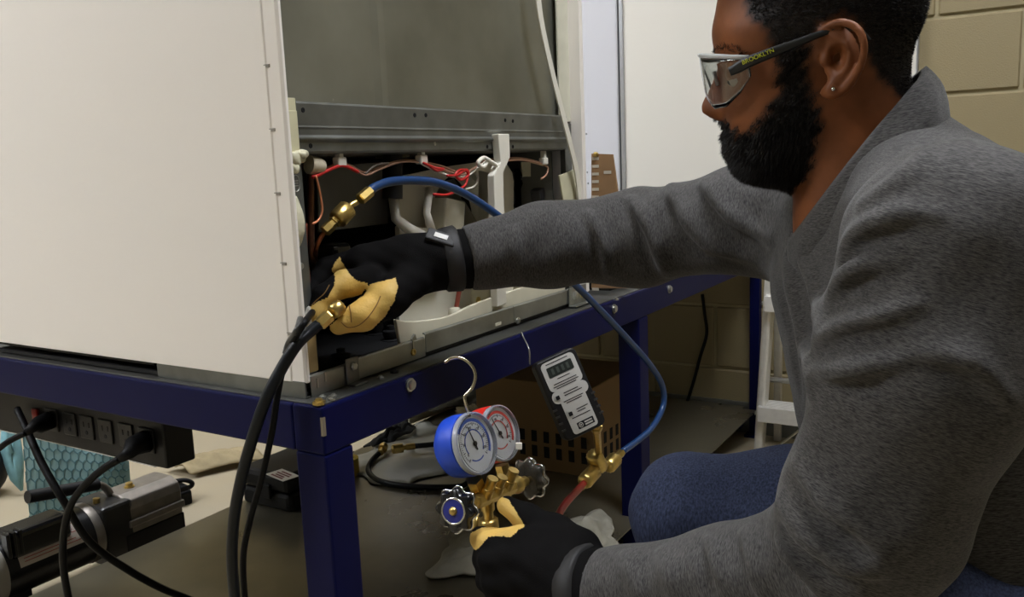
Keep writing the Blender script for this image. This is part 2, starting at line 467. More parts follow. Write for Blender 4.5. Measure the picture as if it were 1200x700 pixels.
fr = root('refrigerator', ((FX0+FX1)/2, (FY0+FY1)/2, ZT), 'white refrigerator with its back opened, standing on the blue workbench', 'refrigerator')
ZB, ZTOP = .622, 2.25
def extr_z(poly, z0, z1):
    return MB().prism(poly, (0, 0, z0), (1, 0, 0), (0, 1, 0), (0, 0, z1-z0))
# left side skin with its rolled edge
e = FX0
sp = make('side_panel', extr_z([(e, FY1), (e, .064), (e+.0012, .0625), (e+.0016, .043), (e+.004, FY0), (e+.008, FY0), (e+.008, .045), (e+.005, .065), (e+.005, FY1)], ZB, ZTOP), m_white, fr, bevel=.0012)
for py, px in ((153, 319.5), (228, 325.5), (310, 332.5), (392, 340), (78, 313)):
    c = P(px, py, X=e+.0012)
    d = MB().obox(c, (0, .0045, 0), (0, 0, .0013), (.001, 0, 0)).obox(c+V3(-.0006, 0, .0018), (0, .005, 0), (0, 0, .0008), (.0008, 0, 0))
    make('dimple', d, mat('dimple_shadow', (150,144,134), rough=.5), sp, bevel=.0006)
# right side skin
make('side_panel', extr_z([(FX1, FY1), (FX1, FY0), (FX1-.014, FY0), (FX1-.014, .066), (FX1-.003, .066), (FX1-.003, FY1)], ZB, ZTOP), m_white, fr, bevel=.0008)
make('cabinet_front', MB().box((e+.005, FY1-.004, ZB), (FX1-.003, FY1, ZTOP)).box((e+.005, .07, ZTOP-.004), (FX1-.003, FY1-.004, ZTOP)), m_white, fr)
# back sheet
XL, XR = .024, .776
pts = [(XL, .086), (.045, .076), (.222, .0742), (.2365, .0728), (.251, .0742), (.5, .0755), (.72, .075), (XR, .075), (XR, .079), (XL, .09)]
make('back_panel', extr_z(pts, .955, ZTOP-.02), m_galvp, fr)
# seam tape along the right of the back sheet
make('seam_tape', MB().box((.740, .0625, .955), (FX1-.0145, .0655, ZTOP-.03)), mat('pale_tape', (206,203,184), rough=.6, var=.08, vscale=20), fr)
# cross brace
prof = [(.072, .967), (.060, .9655), (.0585, .963), (.0585, .9365), (.0575, .9345), (.0585, .932), (.0585, .925), (.0545, .9215), (.0545, .9195), (.0585, .9155), (.0585, .905), (.0605, .902), (.085, .900), (.085, .902), (.063, .905), (.063, .962), (.072, .965)]
br = make('cross_brace', MB().prism(prof, (.046, 0, 0), (0, 1, 0), (0, 0, 1), (.712, 0, 0)), m_galvd, fr)
for px, py in ((355, 129), (486, 135), (499, 135), (592, 141), (601, 142), (364, 171), (509.5, 168.5), (571, 172), (601, 172)):
    c = P(px, py, Y=.0584); make('rivet_hole', MB().lathe(c, (0, -1, 0), [(0, .0032), (.0006, .003), (.0006, .0012), (.0002, .0005)], 10), m_hole if px not in (509.5,) else m_zinc, br)
# left stile, tape and foam
st = make('stile', extr_z([(.023, .05), (.048, .05), (.048, .085), (.046, .085), (.046, .053), (.023, .053)], .612, .965), m_galvd, fr, bevel=.0008)
c = P(353, 312, Y=.05); make('screw_hole', MB().lathe(c, (0, -1, 0), [(0, .0045), (.0008, .004)], 12), m_zinc, st)
c = P(347, 215, Y=.0498); sy = MB()
sy.tube([c+V3(.006*math.cos(a), 0, .010*math.sin(a)) for a in np.linspace(0, 2*PI, 21)], .0006, 5)
for dz in (.003, 0, -.003): sy.tube([c+V3(-.0035, 0, dz), c+V3(.0035, 0, dz)], .0006, 5)
make('earth_mark', sy, mat('stamped_mark', (170,170,164), rough=.4, metal=.6), st)
def blob(name, c, r, seed, m_, parent, n=18, m=12, amp=.25):
    rg = np.random.default_rng(seed); b = MB().ell((0, 0, 0), 1, n, m); a = np.array(b.v)
    k = rg.normal(size=(6, 3))*2.2; ph = rg.uniform(0, 6, 6)
    s = 1+amp*sum(np.sin(a@k[i]+ph[i]) for i in range(6))/2.4
    b.v = [tuple(np.asarray(c)+q*np.asarray(r)*t_) for q, t_ in zip(a, s)]
    return make(name, b, m_, parent, smooth=True)
tp = make('tape', MB().box((.020, .0485, .893), (.045, .050, .968)).box((.024, .0478, .902), (.0455, .0492, .953)), mat('cream_tape', (204,198,164), rough=.6, var=.06, vscale=30), fr, bevel=.0006)
blob('foam_lump', P(344, 186, Y=.047), (.014, .006, .008), 3, m_cream, fr)
blob('foam_lump', P(352, 181, Y=.046), (.012, .007, .006), 5, m_cream, fr)
blob('foam_lump', P(343, 196, Y=.047), (.006, .006, .008), 8, m_cream, fr)
blob('foam_lump', P(348, 262, Y=.049), (.010, .006, .030), 9, m_cream, fr, amp=.18)
make('insulation_scrap', MB().box((.024, .046, .632), (.046, .0485, .70)), mat('ochre_foam', (150,128,84), rough=.8, var=.2, vscale=30), fr)
blob('foam_lump', P(362, 374, Y=.047), (.007, .006, .014), 12, mat('grey_foam', (170,168,158), rough=.8), fr)
# right stile and its scraps
rs = make('stile', extr_z([(.752, .06), (.779, .06), (.779, .085), (.777, .085), (.777, .062), (.752, .062)], .63, .95), m_galvd, fr, bevel=.0008)
for px, py in ((674, 151), (672, 176), (680, 190)):
    c = P(px, py, Y=.06); make('rivet', MB().lathe(c, (0, -1, 0), [(0, .0038), (.002, .003), (.0025, .001)], 10), m_zinc, rs, smooth=True)
blob('foam_lump', P(676, 139, Y=.056), (.012, .005, .010), 21, m_cream, fr)
blob('foam_lump', P(681, 150, Y=.056), (.006, .005, .014), 22, m_cream, fr)
a_, b_, c_, d_ = P(654, 206, Y=.058), P(684, 194, Y=.058), P(686, 236, Y=.058), P(660, 242, Y=.058)
make('insulation_sheet', MB().prism([(q[0], q[2]) for q in (a_, b_, c_, d_)], (0, .055, 0), (1, 0, 0), (0, 0, 1), (0, .003, 0)), mat('ivory_sheet', (196,192,164), rough=.7, var=.08, vscale=20), fr)
for (px, py) in ((687, 157), (688, 202), (689, 215)):
    c = P(px, py, Y=FY0); make('rivet', MB().lathe(c, (0, -1, 0), [(0, .0022), (.0012, .0018)], 8), m_galvd, fr)
# loose white strap
sp_ = [P(628, -40, Y=.040), P(634, 20, Y=.040), P(649, 90, Y=.040), P(668, 165, Y=.040), P(676, 200, Y=.042), P(681, 236, Y=.045)]
pts = spline(sp_, 6); L = []; Rr = []
mbs = MB()
for dy in (0, .0025):
    L.append([q+V3(-.0085, dy, 0) for q in pts]); Rr.append([q+V3(.0085, dy, 0) for q in pts])
n = len(pts); vs = L[0]+Rr[0]+L[1]+Rr[1]
fs = []
for i in range(n-1):
    fs += [(i, n+i, n+i+1, i+1), (2*n+i, 2*n+i+1, 3*n+i+1, 3*n+i), (i, i+1, 2*n+i+1, 2*n+i), (n+i, 3*n+i, 3*n+i+1, n+i+1)]
make('strap', mbs.add(vs, fs), mat('ivory_strap', (224,220,206), rough=.45), fr)

# ---- machine compartment
cav = MB()
cav.box((.05, .44, .61), (.75, .445, .95)).box((.05, .09, .9), (.75, .44, .905)).box((.75, .09, .61), (.754, .44, .9)).box((.047, .09, .612), (.05, .44, .9))
make('compartment_lining', cav, m_dark, fr)
make('base_pan', MB().box((.02, .045, .604), (.785, .76, .609)), m_blkm, fr)
# base rails round the bottom
sr = MB().box((FX0+.001, .042, ZT), (FX0+.0035, .33, .6235)).box((FX0+.0035, .042, ZT), (FX0+.03, .33, ZT+.002))
make('base_side_rail', sr, m_galvd, fr, bevel=.0008)
make('base_floor', MB().box((.02, .34, .6175), (.78, FY1-.005, .6215)), m_blkm, fr)
for (xx, yy) in ((.06, .70), (.74, .70)):
    make('levelling_foot', MB().lathe((xx, yy, ZT), (0, 0, 1), [(0, .02), (.006, .02), (.008, .008), (.0155, .008)], 12), m_blkm, fr)
def railpiece(pxa, pxb, ztop, zlow, y, name='base_rail', m_=m_galv):
    xa = P(pxa, 400, Y=y)[0]; xb = P(pxb, 400, Y=y)[0]
    # L section with a rolled top
    pr = [(y, zlow), (y, ztop-.002), (y+.002, ztop), (y+.006, ztop), (y+.006, ztop-.0015), (y+.0018, ztop-.003), (y+.0018, zlow+.0018), (y+.022, zlow+.0018), (y+.022, zlow)]
    return make(name, MB().prism(pr, (xa, 0, 0), (0, 1, 0), (0, 0, 1), (xb-xa, 0, 0)), m_, fr, bevel=.0006)
r1 = railpiece(360.5, 406, .630, ZT, .0405)
r2 = railpiece(416, 498, .633, .604, .042)
r3 = railpiece(499, 606, .6385, .6095, .041)
r4 = railpiece(604, 672, .6385, .6105, .040)
def bracket(px0, px1, y, z0, z1, m_):
    xa = P(px0, 400, Y=y)[0]; xb = P(px1, 400, Y=y)[0]
    return make('bracket', MB().box((xa, y, z0), (xb, y+.003, z1)).box((xa, y-.014, z0), (xb, y, z0+.003)), m_, fr, bevel=.0012), xa, xb
bk1, xa, xb = bracket(404, 419, .037, ZT, .6375, m_galvd)
make('screw', MB().lathe(((xa+xb)/2, .037, .626), (0, -1, 0), [(0, .006), (.003, .006), (.0045, .0035)], 6), m_zinc, bk1)
bk2, xa, xb = bracket(669, 689, .036, .604, .640, m_galv)
for k, mm in ((.3, m_zinc), (.72, m_brass)):
    make('screw', MB().lathe((xa+(xb-xa)*k, .036, .624), (0, -1, 0), [(0, .0085), (.003, .0085), (.0055, .005)], 6), mm, bk2)
c = P(484, 413, Y=.042); make('screw', MB().lathe(c, (0, -1, 0), [(0, .0052), (.002, .0052), (.0025, .0035), (.0015, .001)], 12), m_brass, r2)
c = P(606.5, 376, Y=.041); make('screw', MB().lathe(c, (0, -1, 0), [(0, .0065), (.002, .006), (.0045, .003)], 12), m_zinc, r3)
for px, py, w_ in ((584, 380, .009), (642, 362, .009)):
    c = P(px, py, Y=.0405); make('slot', MB().box(c-V3(w_, .0004, .0028), c+V3(w_, .001, .0028)), m_ply, r3 if px < 605 else r4, bevel=.001)
for px, py in ((372, 449), (381, 442), (484, 404)):
    c = P(px, py, Y=.0403); make('tab', MB().box(c-V3(.0012, .001, .006), c+V3(.0012, .001, .006)), m_zinc, r1)
c = P(486, 402, Y=.045); make('tab', MB().obox(c, (.004, 0, .003), (0, .002, 0), (-.004, 0, .010)), m_galv, r2)
# ivory drip tray with its wavy rim
xs = [465, 480, 505, 530, 560, 600, 640, 664]; zs = [.667, .659, .652, .650, .657, .661, .663, .667]
y = .055; pr = [(P(a, 390, Y=y)[0], z) for a, z in zip(xs, zs)]
pp = spline([(a, b, 0) for a, b in pr], 4)
ol = [(q[0], q[1]) for q in pp]+[(pr[-1][0], .612), (pr[0][0]+.01, .612)]
tray = make('drip_tray', MB().prism(ol, (0, y, 0), (1, 0, 0), (0, 0, 1), (0, .006, 0)).box((.345, y+.006, .612), (pr[-1][0], .30, .618))
     .box((pr[-1][0]-.006, y+.006, .612), (pr[-1][0], .36, .667)), m_ply, fr, bevel=.0015)
# sump fittings rising from the tray
for px, py, yy, r, h in ((533, 372, .10, .012, .03), (568, 356, .12, .026, .055), (619, 345, .12, .008, .05), (650, 335, .16, .014, .05)):
    c = P(px, py, Y=yy); z0 = .618
    make('tray_post', MB().lathe((c[0], c[1], z0), (0, 0, 1), [(0, r*1.25), (h*.3, r), (h*.7, r*.9), (h*.95, r*.8), (h, r*.5)], 14), m_ply, tray, smooth=True)
c = P(560, 352, Y=.094); make('brass_insert', MB().lathe(c, (0, -1, 0), [(0, .006), (.002, .006), (.002, .003), (.0005, .002)], 12), m_brass, tray)
make('sump_wall', MB().prism([(q[0], max(.619, q[2])) for q in (P(470, 352, Y=.17), P(520, 336, Y=.17), P(600, 322, Y=.17), P(604, 372, Y=.17), P(470, 400, Y=.17))], (0, .17, 0), (1, 0, 0), (0, 0, 1), (0, .006, 0)), m_ply, tray)
# red probe with a white tip standing in the tray
make('probe', MB().tube([P(545, 300, Y=.10), P(534, 366, Y=.10)], .004, 8), mat('dull_red_tube', (130,62,48), rough=.4), tray)
# compressor
cc = P(432, 296, Y=.25); cmp_ = make('compressor', MB().ell(cc, (.092, .085, .065), 32, 20), m_blk, fr, smooth=True)
make('compressor_shell', MB().lathe((cc[0], cc[1], .612), (0, 0, 1), [(0, .080), (.03, .086), (.075, .09), (.083, .094), (.088, .094), (.092, .09)], 32), m_blk, cmp_, smooth=True)
make('terminal_cover', MB().obox(P(392, 306, Y=.16), (.02, 0, 0), (0, .02, 0), (0, 0, .026)), m_blk, cmp_, bevel=.008, bseg=4)
for px, py in ((458, 392), (400, 420), (440, 385)):
    c = P(px, py, Z=.625); make('grommet', MB().lathe((c[0], c[1], .609), (0, 0, 1), [(0, .016), (.008, .016), (.01, .01), (.016, .013), (.022, .013), (.024, .006), (.03, .006), (.031, .002)], 16), m_blkm, cmp_, smooth=True, ang=40)
make('mount_plate', MB().box((.06, .07, .611), (.34, .40, .616)), m_blkm, cmp_)
q = [P(372, 196, Y=.19), P(452, 190, Y=.19), P(455, 262, Y=.19), P(374, 272, Y=.19)]
make('added_plate', MB().prism([(a[0], a[2]) for a in q], (0, .19, 0), (1, 0, 0), (0, 0, 1), (0, .003, 0)), mat('grey_plate', (130,130,124), rough=.55, metal=.3, var=.15, vscale=8), fr)  # added plate, shows grey where light misses the deep lining
# fan shroud with a round opening, struts, motor and blades
yS = .155
def sh_pt(px, py): return P(px, py, Y=yS)
fc = sh_pt(540, 262); Rh = .088
outer = [(q[0], max(.612, q[2])) for q in (sh_pt(468, 207), sh_pt(520, 196), sh_pt(590, 186), sh_pt(602, 205), sh_pt(602, 372), sh_pt(468, 400))]
def ray_out(a):
    d = V3(math.cos(a), math.sin(a), 0)[:2]; best = 9
    for i in range(len(outer)):
        p0 = np.array(outer[i-1]); p1 = np.array(outer[i]); ed = p1-p0
        den = d[0]*ed[1]-d[1]*ed[0]
        if abs(den) < 1e-9: continue
        w0 = p0-np.array([fc[0], fc[2]]); tt = (w0[0]*ed[1]-w0[1]*ed[0])/den; ss = (w0[0]*d[1]-w0[1]*d[0])/den
        if tt > 0 and -1e-6 <= ss <= 1+1e-6: best = min(best, tt)
    return best
N = 72; rows = []
ang = [2*PI*k/N for k in range(N+1)]
front_o = [fc+V3(math.cos(a)*ray_out(a), 0, math.sin(a)*ray_out(a)) for a in ang]
front_i = [fc+V3(math.cos(a)*min(Rh, ray_out(a)*.97), 0, math.sin(a)*min(Rh, ray_out(a)*.97)) for a in ang]
back_i = [q+V3(0, .035, 0) for q in front_i]; back_o = [q+V3(0, .006, 0) for q in front_o]
shroud = make('fan_shroud', MB().grid([back_o, front_o, front_i, back_i]), m_plw, fr)
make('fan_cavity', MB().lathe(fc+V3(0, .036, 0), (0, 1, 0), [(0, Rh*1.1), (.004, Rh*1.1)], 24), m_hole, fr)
mot = make('fan_motor', MB().obox(P(521, 258, Y=.125), nrm(V3(.97, 0, -.18))*.028, (0, .022, 0), nrm(V3(.18, 0, .97))*.034), m_ply, fr, bevel=.004)
make('fan_arm', MB().tube([P(503, 222, Y=.115), P(500, 250, Y=.10), P(508, 276, Y=.10)], [.007, .006, .007], 8), m_plw, fr, smooth=True)
make('fan_arm', MB().tube([P(461, 232, Y=.125), P(464, 256, Y=.12), P(478, 268, Y=.115), P(500, 282, Y=.11)], [.008, .008, .009, .012], 8), m_plw, fr, smooth=True)
for k in range(4):
    a = math.radians(100+90*k); d1 = V3(math.cos(a), 0, math.sin(a)); d2 = V3(-math.sin(a), 0, math.cos(a)); o_ = fc+V3(-.01, .02, 0)
    rws = []
    for j in range(6):
        s = .018+.058*j/5; w_ = .012+.022*math.sin(PI*(.15+.7*j/5))
        rws.append([o_+d1*s+d2*w_*(2*q/4-1)+V3(0, .012*(2*q/4-1), 0) for q in range(5)])
    make('fan_blade', MB().grid(rws), mat('grey_blade', (120,116,106), rough=.5), mot, solid=.002, smooth=True)
# lower shroud mass left of the opening (under the motor)
make('shroud_bracket', MB().prism([(q[0], q[2]) for q in (P(468, 265, Y=.13), P(512, 268, Y=.13), P(530, 300, Y=.13), P(520, 330, Y=.13), P(470, 330, Y=.13))], (0, .13, 0), (1, 0, 0), (0, 0, 1), (0, .01, 0)), m_ply, fr, bevel=.002)
# front strut of the shroud
ys = .044
ol = [(q[0], q[2]) for q in (P(584, 157, Y=ys), P(597, 157, Y=ys), P(598, 184, Y=ys), P(590, 203, Y=ys), P(594, 356, Y=ys), P(583, 360, Y=ys), P(579, 206, Y=ys), P(587, 190, Y=ys))]
strut = make('strut', MB().prism(ol, (0, ys, 0), (1, 0, 0), (0, 0, 1), (0, .014, 0)), m_plw, fr, bevel=.0015)
ol = [(q[0], q[2]) for q in (P(553, 300, Y=.07), P(590, 206, Y=.07), P(596, 206, Y=.07), P(596, 356, Y=.07), P(556, 362, Y=.07))]
fl = [P(562, 200, Y=.15), P(582, 205, Y=.06), P(588, 358, Y=.06), P(562, 335, Y=.15)]
make('shroud_wing', MB().grid([[fl[0], fl[1]], [fl[3], fl[2]]]), m_plw, strut, solid=.004)
make('wire_hook', MB().tube(spline([P(571, 190, Y=.055), P(566, 196, Y=.055), P(560, 191, Y=.055), P(567, 185, Y=.055), P(576, 190, Y=.05), P(584, 196, Y=.048)], 5), .0035, 8), m_plw, strut, smooth=True)
# condenser: three banks of black serpentine tube with cross wires
for bank, yb in enumerate((.16, .23, .30)):
    x0 = P(600, 220, Y=.16)[0]; x1 = .742
    cb = MB()
    for k in range(7):
        z = .865-.034*k
        cb.tube([(x0, yb, z), (x1, yb, z)], .004, 6)
        if k < 6: cb.tube(spline([(x1 if k % 2 == 0 else x0, yb, z), ((x1+.012) if k % 2 == 0 else (x0-.012), yb, z-.017), (x1 if k % 2 == 0 else x0, yb, z-.034)], 4), .004, 6)
    cn = make('condenser_coil', cb, m_blk, fr, smooth=True)
    fb = MB()
    for k in range(26):
        x = x0+.004+(x1-x0-.008)*k/25; fb.box((x-.0009, yb-.0055, .655), (x+.0009, yb-.004, .87))
    make('condenser_fins', fb, m_blk, cn)
make('condenser_bracket', MB().prism([(q[0], q[2]) for q in (P(612, 190, Y=.13), P(622, 190, Y=.13), P(622, 207, Y=.13), P(614, 207, Y=.13))], (0, .13, 0), (1, 0, 0), (0, 0, 1), (0, .003, 0)), m_ply, fr)
make('capacitor', MB().obox(P(633, 232, Y=.12), (.016, 0, .004), (0, .012, 0), (-.004, 0, .02)), mat('dark_grey_plastic', (52,52,54), rough=.35), fr, bevel=.003)
for px, py in ((622, 344), (640, 340), (634, 352)):
    c = P(px, py, Y=.09)
    make('hose_clip', MB().tube([c+V3(.013*math.cos(a), .013*math.sin(a), 0) for a in np.linspace(0, 2*PI, 17)], .0032, 6), m_blk, fr, smooth=True)
# dark underside lip and the black duct at the top of the compartment
dc = P(460, 205, Y=.13)
make('drain_tube', MB().tube([P(460, 178, Y=.11), P(460, 233, Y=.11)], .0155, 14), m_blkm, fr, smooth=True, ang=40)
make('drain_flange', MB().lathe(P(460, 182, Y=.13), (0, 0, -1), [(0, .026), (.004, .026), (.005, .017)], 16), mat('dull_ochre', (96,88,62), rough=.7), fr)
# wiring harness under the brace
yw = .075
def wire(name, pp, r, m_, n=6, dy=0.):
    return make(name, MB().tube(spline([P(a, b, Y=yw+dy+(q[0] if q else 0)) for a, b, *q in pp], n), r, 6), m_, fr, smooth=True)
base = [(368, 207), (380, 200), (398, 193), (412, 196), (428, 204), (447, 196), (470, 190), (494, 191), (520, 197), (540, 204), (556, 198), (568, 190), (590, 187), (612, 187), (637, 193)]
wire('wire', [(a, b-1.5) for a, b in base], .0016, m_brw)
wire('wire', [(a, b+.8+1.2*math.sin(i*1.7)) for i, (a, b) in enumerate(base)], .0016, m_brw, dy=-.004)
wire('wire', [(a, b-.5+1.5*math.cos(i*1.3)) for i, (a, b) in enumerate(base[4:])], .0016, mat('tan_wire', (186,160,130), rough=.5), dy=.004)
wire('wire', [(366, 208), (372, 206), (384, 200), (398, 194.5), (408, 196), (420, 202)], .0024, m_red, dy=-.008)
wire('wire', [(494, 192), (508, 199), (530, 207), (548, 206), (560, 197), (569, 189)], .0019, m_whw, dy=-.009)
wire('wire', [(569, 190), (558, 199), (560, 210), (555, 219), (545, 222)], .0019, m_whw, dy=-.006)
wire('wire', [(496, 191), (510, 197), (520, 198), (512, 200), (504, 195)], .0021, m_red, dy=-.012)
wire('wire', [(524, 206), (536, 205), (546, 199), (549, 205), (540, 211), (534, 205), (540, 199), (548, 202), (547, 212), (543, 219), (525, 228), (508, 228)], .0022, m_red, dy=-.012)
wire('wire', [(428, 204), (440, 194), (455, 191)], .0016, mat('grey_wire', (120,110,100), rough=.5), dy=-.004)
wire('wire', [(637, 193), (642, 197), (640, 205), (634, 210)], .0018, m_brw, dy=-.004)
wire('earth_wire', [(370, 206), (374, 222), (377.5, 245), (374, 257), (366, 263)], .0016, mat('salmon_wire', (214,138,100), rough=.35, metal=.5), n=6, dy=-.012)
for px, py, s in ((398, 190, .008), (494, 187, .0085), (637, 189, .008)):
    c = P(px, py, Y=yw-.004)
    make('cable_clip', MB().obox(c, (s, 0, 0), (0, .006, 0), (0, 0, s*.8)).obox(c+V3(0, 0, s*1.5), (s*.5, 0, 0), (0, .005, 0), (0, 0, s*.9)), m_plw, fr, bevel=.002)
make('grommet_cap', MB().lathe(P(362, 193, Y=.075), nrm(V3(1, -.2, -.15)), [(0, .012), (.012, .0115), (.02, .009), (.023, .006)], 16), mat('yellowed_plastic', (202,192,168), rough=.5), fr, smooth=True, ang=40)
# copper pipework at the left
make('suction_pipe', MB().tube(spline([P(363.5, 188, Y=.10), P(364, 230, Y=.10), P(364, 270, Y=.10), P(366, 303, Y=.10), P(372, 317, Y=.11), P(386, 322, Y=.14), P(400, 322, Y=.17)], 6), .0048, 10), m_copd, fr, smooth=True)
make('capillary_pipe', MB().tube(spline([P(356.5, 262, Y=.085), P(357, 300, Y=.085), P(360, 330, Y=.085), P(356, 352, Y=.085)], 6), .0042, 8), mat('rust_red_tube', (122,64,46), rough=.5, metal=.4), fr, smooth=True)
make('process_tube', MB().tube(spline([P(385, 267, Y=.078), P(377, 277, Y=.08), P(371, 290, Y=.085), P(370, 304, Y=.10), P(376, 318, Y=.12)], 6), .0030, 8), m_copper, fr, smooth=True)
# ================================================================== power strip under the left rail
m_strip = mat('black_steel_strip', (17,16,16), rough=.45, spec=.3)
m_outlet = mat('outlet_plastic', (22,21,21), rough=.4, spec=.35)
m_rub = mat('black_rubber', (11,11,12), rough=.5, spec=.18)
yA, yB = .355, .82
ps = root('power_strip', (.06, (yA+yB)/2, .462), 'long black metal power strip fixed under the blue bench rail', 'power strip')
make('housing', MB().box((.034, yA, .455), (.085, yB, .5385)), m_strip, ps, bevel=.004)
FXs = .034
for px, py in ((62, 492), (83, 497), (103, 501), (125, 505.5), (149, 510.5), (173, 516)):
    c = P(px, py, X=FXs)
    o_ = make('outlet', MB().box((FXs-.003, c[1]-.017, c[2]-.019), (FXs, c[1]+.017, c[2]+.019)), m_outlet, ps, bevel=.002)
    make('socket_slots', MB().box((FXs-.0034, c[1]-.009, c[2]+.001), (FXs-.0028, c[1]-.0065, c[2]+.009)).box((FXs-.0034, c[1]+.005, c[2]+.001), (FXs-.0028, c[1]+.0075, c[2]+.009))
         .lathe((FXs-.0028, c[1], c[2]-.008), (-1, 0, 0), [(0, .0035), (.0006, .0035)], 10), m_hole, o_)
c = P(44, 486, X=FXs)
make('switch', MB().box((FXs-.006, c[1]-.008, c[2]-.011), (FXs, c[1]+.008, c[2]+.011)), mat('red_rocker', (120,24,18), rough=.3), ps, bevel=.002)
make('mounting_edge', MB().box((.036, yA+.03, .4535), (.083, yB, .4548)), mat('pale_label_edge', (206,206,200), rough=.5), ps)
# ---- cords
def cord(name, pts, r, m_, label, cat='cord', n=8, sides=8, plug=None, flat=1.):
    b = MB().tube(spline(pts, n), r, sides, flat=flat)
    if plug is None: return tag(make(name, b, m_, smooth=True), label, cat)
    t = root(name, pts[0], label, cat)
    make('cable', b, m_, t, smooth=True)
    plug(t); return t
c1 = P(60, 492, X=FXs-.004)
def plug1(t):
    make('plug', MB().tube([c1, c1+V3(-.02, .004, -.004), P(40, 500, X=-.005), P(30, 508, X=-.02)], [.015, .014, .009, .0055], 10), m_rub, t, smooth=True)
cord('mains_lead', [P(30, 508, X=-.02), P(15, 515, X=-.03), P(0, 525, X=-.04), P(-40, 560, X=-.05), P(-60, 640, X=-.05)], .0048, m_rub,
     'black cord plugged into the end of the power strip beside its red switch', plug=plug1)
c2 = P(172, 517, X=FXs-.004)
def plug2(t):
    make('plug', MB().tube([c2, c2+V3(-.02, .003, -.002), P(150, 532, X=-.01), P(140, 538, X=-.018)], [.017, .015, .009, .006], 10), m_rub, t, smooth=True)
cord('mains_lead', [P(140, 538, X=-.018), P(118, 552, X=-.03), P(94, 575, X=-.04), P(80, 600, X=-.045), P(74, 635, X=-.045), P(75, 670, X=-.04), P(82, 712, X=-.03), P(90, 770, X=-.02)], .0055, m_rub,
     'black cord looping from the right outlet of the power strip down past the pump', plug=plug2)
tag(make('extension_cable', MB().tube(spline([P(20, 480, X=.02), P(35, 512, X=0), P(50, 545, X=-.01), P(75, 588, X=-.01), P(105, 635, X=.02), P(150, 668, X=.08), P(190, 690, X=.14), P(225, 704, X=.2), P(300, 735, Z=.0955)], 8), .0062, 8), m_rub, smooth=True),
    'thick black cable crossing diagonally in front of the vacuum pump', 'cable')
# service hose from the gloved hand over the bench corner
m_hose = mat('black_hose', (15,19,23), rough=.4, spec=.35, bump=.1, bscale=300)
hz = root('service_hose', P(275, 700, X=-.06), 'thick black service hose with brass end running from the right glove over the bench corner', 'hose')
HS = [P(376, 379, d=1.043), P(362, 390, d=1.035), P(347, 405, d=1.022), P(330, 432, X=-.02), P(313, 465, X=-.035), P(297, 510, X=-.045), P(283, 560, X=-.05), P(274, 610, X=-.055), P(272, 660, X=-.055), P(276, 710, X=-.05), P(283, 780, X=-.04), P(290, 850, X=-.02)]
make('tube', MB().tube(spline(HS, 8), .0072, 12), m_hose, hz, smooth=True)
h0 = P(376, 379, d=1.043); h1 = P(389, 367, d=1.05); h2 = P(400, 358, d=1.062)
dd = nrm(h1-h0); LL = np.linalg.norm(h1-h0)
make('ferrule', MB().lathe(h0-dd*.003, dd, [(0, .0078), (.001, .0085), (LL*.9, .0085), (LL, .0078)], 6), m_brass, hz)
dd2 = nrm(h2-h1); L2 = np.linalg.norm(h2-h1)
make('coupling', MB().lathe(h1, dd2, [(0, .006), (.002, .0092), (L2*.7, .0095), (L2*.9, .009), (L2, .006)], 24, rfun=lambda a, h: 1+.05*math.cos(12*a)), m_brass, hz, smooth=True)
tag(make('charging_cable', MB().tube(spline([P(366, 366, Y=.03), P(355, 381, Y=.0), P(341, 405, X=-.004), P(331, 435, X=-.012), P(324, 470, X=-.02), P(319, 505, X=-.025), P(307, 560, X=-.028), P(293, 610, X=-.03), P(285, 655, X=-.03), P(288, 715, X=-.02), P(296, 800, X=0)], 8), .0042, 8), m_rub, smooth=True),
    'thinner black cable hanging beside the service hose at the bench corner', 'cable')
tag(make('hose_strap', MB().tube(spline([P(352, 372, Y=.02), P(347, 388, Y=.01), P(338, 402, X=-.003), P(334, 415, X=-.006)], 6), .0035, 8, flat=.5), mat('grey_strap', (70,70,68), rough=.4, metal=.3), smooth=True),
    'short grey metal tie hanging over the refrigerator corner beside the hoses', 'tie')

# ================================================================== vacuum pump on the floor
YP = 1.06
def pp(x, y, Y=YP): return P(x, y, Y=Y)
m_cast = mat('cast_aluminium', (138,132,124), rough=.45, metal=.7, var=.12, vscale=40)
m_steel = mat('dark_steel', (70,70,70), rough=.35, metal=.7)
a0 = pp(0, 672); a1 = pp(100, 632); a2 = pp(196, 592)
zc = .105
vp = root('vacuum_pump', (pp(100, 640)[0], YP, 0), 'black and grey vacuum pump with a bar handle on the floor behind the shelf', 'vacuum pump')
xL = pp(-20, 690)[0]; xM = pp(104, 625)[0]; xR = pp(196, 592)[0]
make('motor', MB().lathe((xL, YP, zc), (1, 0, 0), [(0, .05), (.004, .062), (.012, .066), (xM-xL-.012, .066), (xM-xL-.004, .062), (xM-xL, .05)], 32), mat('black_motor_paint', (28,28,29), rough=.3), vp, smooth=True, ang=40)
make('end_bell', MB().lathe((xL-.03, YP, zc), (1, 0, 0), [(0, .045), (.004, .058), (.04, .0675), (.052, .0675)], 32), mat('pale_grey_cover', (176,172,162), rough=.5), vp, smooth=True, ang=40)
make('motor_band', MB().lathe((xM-.02, YP, zc), (1, 0, 0), [(0, .067), (.006, .0685), (.014, .0685), (.02, .067)], 32), m_cast, vp, smooth=True, ang=40)
make('motor_label', MB().grid([[(x, YP-.0668*math.cos(t_), zc+.0668*math.sin(t_)) for x in np.linspace(xL+.045, xM-.045, 6)] for t_ in np.linspace(.15, 1.05, 9)]), mat('white_label', (206,196,186), rough=.5), vp)
lb = MB()
